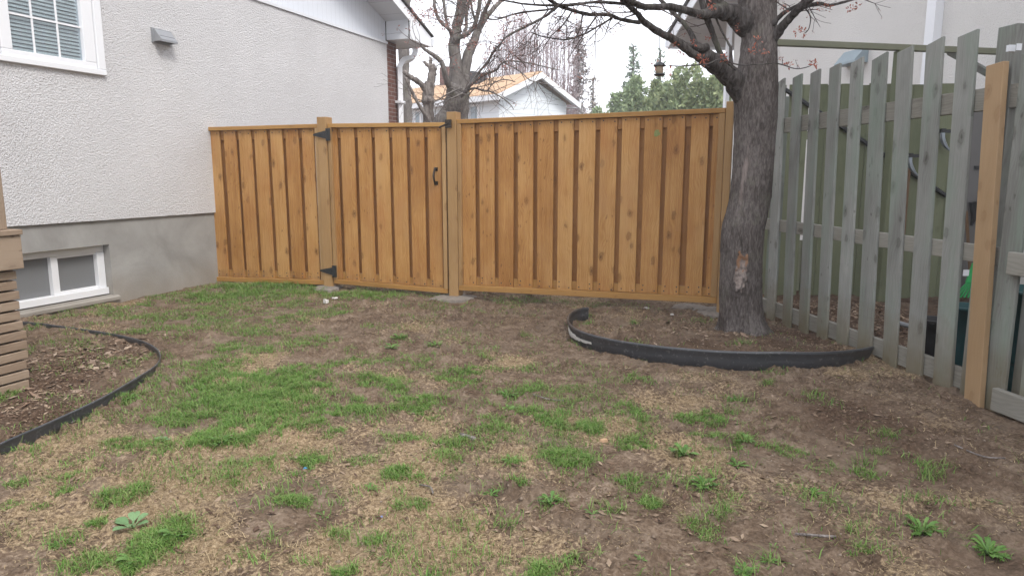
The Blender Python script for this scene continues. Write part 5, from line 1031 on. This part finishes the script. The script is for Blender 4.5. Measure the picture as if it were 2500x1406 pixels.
# leaf litter and wood chips
def litter(name, n, region, size, mt, label, cat, power=1.0):
    xs_, ys_ = [], []
    for (u, v, ru, rv, wt) in region:
        k_ = int(n*wt); cx_, cy_ = gp(u, v); rx = ru*zc(np.array([cx_, cy_, 0]))/FPX; ry = abs(gp(u, max(v-rv, 500))[1]-gp(u, v+rv)[1])/2
        a = RS.rand(k_)*6.283; r_ = np.sqrt(RS.rand(k_)); xs_.append(cx_+rx*r_*np.cos(a)); ys_.append(cy_+ry*r_*np.sin(a))
    x = np.concatenate(xs_); y = np.concatenate(ys_); n = len(x); z = ground_z(x, y)+.004+.006*RS.rand(n); a = RS.rand(n)*6.283; s = size*(.4+1.0*RS.rand(n)**2)
    d = np.stack([np.cos(a), np.sin(a), RS.uniform(-.3, .5, n)], 1)*s[:, None]; e = np.stack([-np.sin(a), np.cos(a), RS.uniform(-.4, .4, n)], 1)*(s*RS.uniform(.2, .6, n))[:, None]; b = np.stack([x, y, z], 1)
    V_ = np.stack([b-d, b-d*.1+e, b+d, b+d*.1-e*.9, b+np.array([0, 0, .004])], 1).reshape(-1, 3); I = np.arange(n)[:, None]*5
    F_ = np.concatenate([I+np.array([[0, 4, 1]]), I+np.array([[1, 4, 2]]), I+np.array([[2, 4, 3]]), I+np.array([[3, 4, 0]])], 0)
    tag(npmesh(name, V_, F_, mt), label, cat, kind='stuff')
litter('leaf_litter', 6500, [(200, 880, 190, 70, .22), (100, 1010, 160, 60, .1), (1700, 830, 350, 55, .14), (1950, 830, 160, 50, .08), (1100, 800, 300, 50, .06), (1500, 1000, 700, 180, .10), (1700, 1250, 600, 140, .07), (700, 1200, 600, 160, .06), (450, 700, 150, 20, .04), (2150, 990, 200, 80, .05), (2100, 790, 250, 60, .08)], .017, m_litter, 'dead leaves and wood chips scattered on the beds and soil', 'leaf litter')
litter('leaf_litter', 420, [(230, 870, 150, 45, .6), (120, 950, 120, 60, .25), (1650, 830, 200, 35, .15)], .034, island('pale_dry_leaf', [(.30, .22, .16), (.20, .13, .09), (.42, .33, .25), (.12, .08, .06)], .8, .15), 'larger curled dead leaves lying on the bed beside the deck', 'dead leaves')
litter('mulch', 5000, [(2050, 770, 220, 35, .4), (2250, 850, 160, 60, .35), (2000, 745, 160, 12, .25)], .03, m_litter, 'coarse brown mulch behind the picket fence', 'mulch')
# soil crumbs
n = 9000; x = RS.uniform(-4.2, 2.7, n); y = 1.95+6*RS.rand(n)**1.4; ok = in_bounds(x, y); x, y = x[ok], y[ok]; n = len(x); s = .0025+.0075*RS.rand(n)**3; z = ground_z(x, y)+s*.2
oc = np.array([[1, 0, 0], [0, 1, 0], [-1, 0, 0], [0, -1, 0], [0, 0, .8], [0, 0, -.8]]); V_ = (np.stack([x, y, z], 1)[:, None, :]+oc[None]*(1+RS.randn(n, 6, 3)*.25)*s[:, None, None]).reshape(-1, 3); I = np.arange(n)[:, None]*6
F_ = np.concatenate([I+np.array([f]) for f in ((0, 1, 4), (1, 2, 4), (2, 3, 4), (3, 0, 4), (1, 0, 5), (2, 1, 5), (3, 2, 5), (0, 3, 5))], 0)
tag(npmesh('soil_crumbs', V_, F_, island('soil_crumb', [(.12, .085, .062), (.18, .135, .10), (.25, .20, .155)], .95, .08), smooth=True), 'loose crumbs of brown soil', 'soil', kind='stuff')

# --- single weeds
def weed(u, v, rpx, label, n=16, up=.55, mt=None, seed=0, wid=.13, tooth=.5, round_=False):
    rg = random.Random(seed); q = G(u, v); R_ = rpx*zc(q)/FPX; r = root('weed_plant', label, 'weed', (q[0], q[1], gz(q[0], q[1])-.002), 0, 'single weeds dotted over the yard'); mb = MB()
    for j in range(n):
        a = 6.283*j/n+rg.uniform(-.25, .25); L = R_*rg.uniform(.6, 1.1); e = up*rg.uniform(.3, 1.2); w_ = L*wid*rg.uniform(.8, 1.3); seg = 7; d = np.array([math.cos(a), math.sin(a), 0]); s = np.array([-math.sin(a), math.cos(a), 0]); vs = []
        for i in range(seg+1):
            t = i/seg; z = L*e*math.sin(min(t*1.9, 2.6))*.75; prof = (math.sin(math.pi*min(t*.85+.1, 1))**.8 if round_ else (.25+1.0*t)*(1 if t < .8 else (1-t)*5))
            if not round_: prof *= (1-tooth*.5) if i % 2 else 1.0
            if round_: prof = .18 if t < .35 else math.sin(math.pi*(t-.3)/.72)**.6
            cpt = d*L*t*(1-.12*e)+np.array([0, 0, z]); vs += [cpt-s*w_*prof, cpt+np.array([0, 0, -w_*.18]), cpt+s*w_*prof]
        mb.add(vs, [(i*3+k, i*3+k+1, (i+1)*3+k+1, (i+1)*3+k) for i in range(seg) for k in range(2)])
    return mb.build('leaves', mt or m_weed, r)
WD = [(1345, 1222, 34, 'dense dandelion rosette low in the middle, alone on bare brown soil', 22), (1447, 1247, 24, 'flat star shaped weed just right of the densest middle rosette', 9),
 (1722, 1190, 40, 'leafy dandelion rosette leaning right on the right half of the lawn', 20), (1668, 1108, 40, 'large bright green dandelion clump below the black edging curve', 24), (1800, 1135, 32, 'dandelion rosette right of the large bright clump', 16),
 (2250, 1300, 48, 'wide dandelion clump near the lower right corner', 26), (2415, 1342, 50, 'widest dandelion clump at the lower right edge', 30), (2432, 1224, 24, 'tiny two leaved weed at the right edge below the picket fence', 7),
 (1985, 1203, 32, 'dandelion rosette in dark soil left of the wide corner clump', 15), (1797, 968, 26, 'small dandelion straight below the deepest bend of the black edging', 14), (1062, 846, 26, 'pale dandelion rosette in the bare strip before the gate post', 13),
 (975, 830, 26, 'flat leafed weed in the bare soil before the gate', 12), (955, 852, 28, 'dandelion rosette just below the flat leafed weed before the gate', 15), (1240, 962, 30, 'bright dandelion clump in the middle of the lawn', 18), (1242, 995, 24, 'small dandelion just below the bright middle clump', 13),
 (1250, 1190-60, 28, 'ragged grey green weed above two loose weeds, centre of the lawn', 13), (1265, 1178, 26, 'spreading weed second from the top in the centre column', 12), (1197, 1196, 28, 'ragged weed left of the dense middle rosette', 14),
 (905, 1192, 24, 'pair of small weeds in the lower middle, on straw', 11), (1530, 1165, 24, 'thin low weed right of centre on grey soil', 9), (935, 1360, 20, 'small weed near the bottom edge, left of centre', 9), (1057, 1390, 26, 'weed cut by the bottom edge, near the centre', 13),
 (1565, 1362, 20, 'small weed near the bottom, right of centre, with one long leaf', 8), (1450, 1235+145, 18, 'tiny weed at the bottom edge right of the grass tuft', 8), (1880, 1368, 24, 'open star shaped weed near the bottom on the right', 9), (1815, 1400, 36, 'large weed cut by the bottom edge on the right', 14),
 (1890, 1325, 18, 'sparse pale weed above the open star shaped one', 6), (145, 1322, 34, 'low weed at the lower left with a pale leaf', 14), (330, 1372, 46, 'big bright dandelion clump at the lower left bottom edge', 24), (430, 1325, 40, 'dense weed cushion right of the pale broad leaf plant', 26), (790, 1245, 20, 'tiny weed on straw, lower left of centre', 8),
 (1575, 800+82, 14, 'tiny weed touching the outside of the black edging', 8), (1820, 1088, 28, 'low leafy weed in a row right of the large bright clump', 14), (540, 1085, 36, 'lush tuft at the lower left end of the thick grass patch', 20), (315, 975, 28, 'pale weed leaning on the left black edging', 12)]
for i, (u, v, r_, lb, n) in enumerate(WD): weed(u, v, r_, lb, n, seed=i, up=.75 if n > 18 else .5)
weed(325, 1290, 50, 'pale broad leaved plant at the lower left with rounded leaves', 6, 1.0, m_weedpale, 77, .25, 0, True)
weed(395, 1078, 26, 'grey green downy weed between the edging and the thick grass', 8, .4, m_weedpale, 78, .25, 0, True)

# --- small litter
def scrap(name, u, v, rpx, h_, mt, label, cat, seed):
    rg = random.Random(seed); q = G(u, v); s = rpx*zc(q)/FPX; r = root(name, label, cat, (q[0], q[1], gz(q[0], q[1])+.004)); n = 9
    ring = [(s*rg.uniform(.7, 1.1)*math.cos(6.283*i/n), s*rg.uniform(.6, 1.)*math.sin(6.283*i/n), 0) for i in range(n)]
    top = [(x*.8, y*.8, h_*rg.uniform(.6, 1.1)) for x, y, _ in ring]
    MB().add(ring+top, [tuple(range(n-1, -1, -1)), tuple(range(n, 2*n))]+[(i, (i+1) % n, (i+1) % n+n, i+n) for i in range(n)]).build(name+'_piece', mt, r)
scrap('blue_scrap', 746, 1134, 6, .008, flat('sky_blue_plastic', (.05, .30, .62), .5, .4), 'small bright blue plastic scrap in the grass', 'scrap', 1)
scrap('blue_scrap', 932, 1257, 3.5, .005, flat('pale_blue_plastic', (.25, .30, .55), .5, .4), 'tiny pale blue scrap on straw', 'scrap', 2)
scrap('wood_chip', 1475, 1065, 12, .012, flat('tan_wood_chip', (.43, .28, .17), .8, .2), 'flat tan wood chip right of the central grass', 'wood chip', 3)
mst = flat('pale_limestone', (.50, .48, .45), .9, .1, .12, 60)
scrap('white_stone', 797, 742, 9, .04, mst, 'white crumpled stone in front of the gate hinge post', 'stone', 4); scrap('white_stone', 818, 736, 8, .012, mst, 'small flat white stone right of the crumpled one', 'stone', 5)
scrap('white_stone', 1578, 755, 8, .014, mst, 'flat white stone before the right end of the long fence panel', 'stone', 6); scrap('white_stone', 1640, 778, 6, .012, mst, 'pale chip inside the black edging ring', 'stone', 7)
def stick(pts, rad, label):
    q = [G(u, v) for u, v in pts]; o_ = q[0]; r = root('fallen_stick', label, 'stick', (o_[0], o_[1], gz(o_[0], o_[1])))
    P2 = [(a[0]-o_[0], a[1]-o_[1], .012+gz(a[0], a[1])-gz(o_[0], o_[1])) for a in q]; p_, r_ = smooth_path(P2, [rad]*len(P2), 4); MB().tube(p_, r_, 6).build('stick_shaft', m_bark3, r)
stick([(1125, 1052), (1158, 1068)], .013, 'short grey stick in the middle of the lawn'); stick([(1025, 1174), (1050, 1182), (1057, 1197)], .004, 'thin curved twig at the lower middle')
stick([(1300, 968), (1340, 975), (1375, 978)], .004, 'thin straight twig beside the middle dandelions'); stick([(2330, 1085), (2400, 1110), (2455, 1118)], .004, 'pale thin twig on dark soil below the orange plank'); stick([(1940, 1310), (2040, 1322)], .005, 'long thin twig near the lower right')
stick([(182, 1010), (186, 1030), (178, 1048)], .004, 'dry stalk bent over the left black edging')
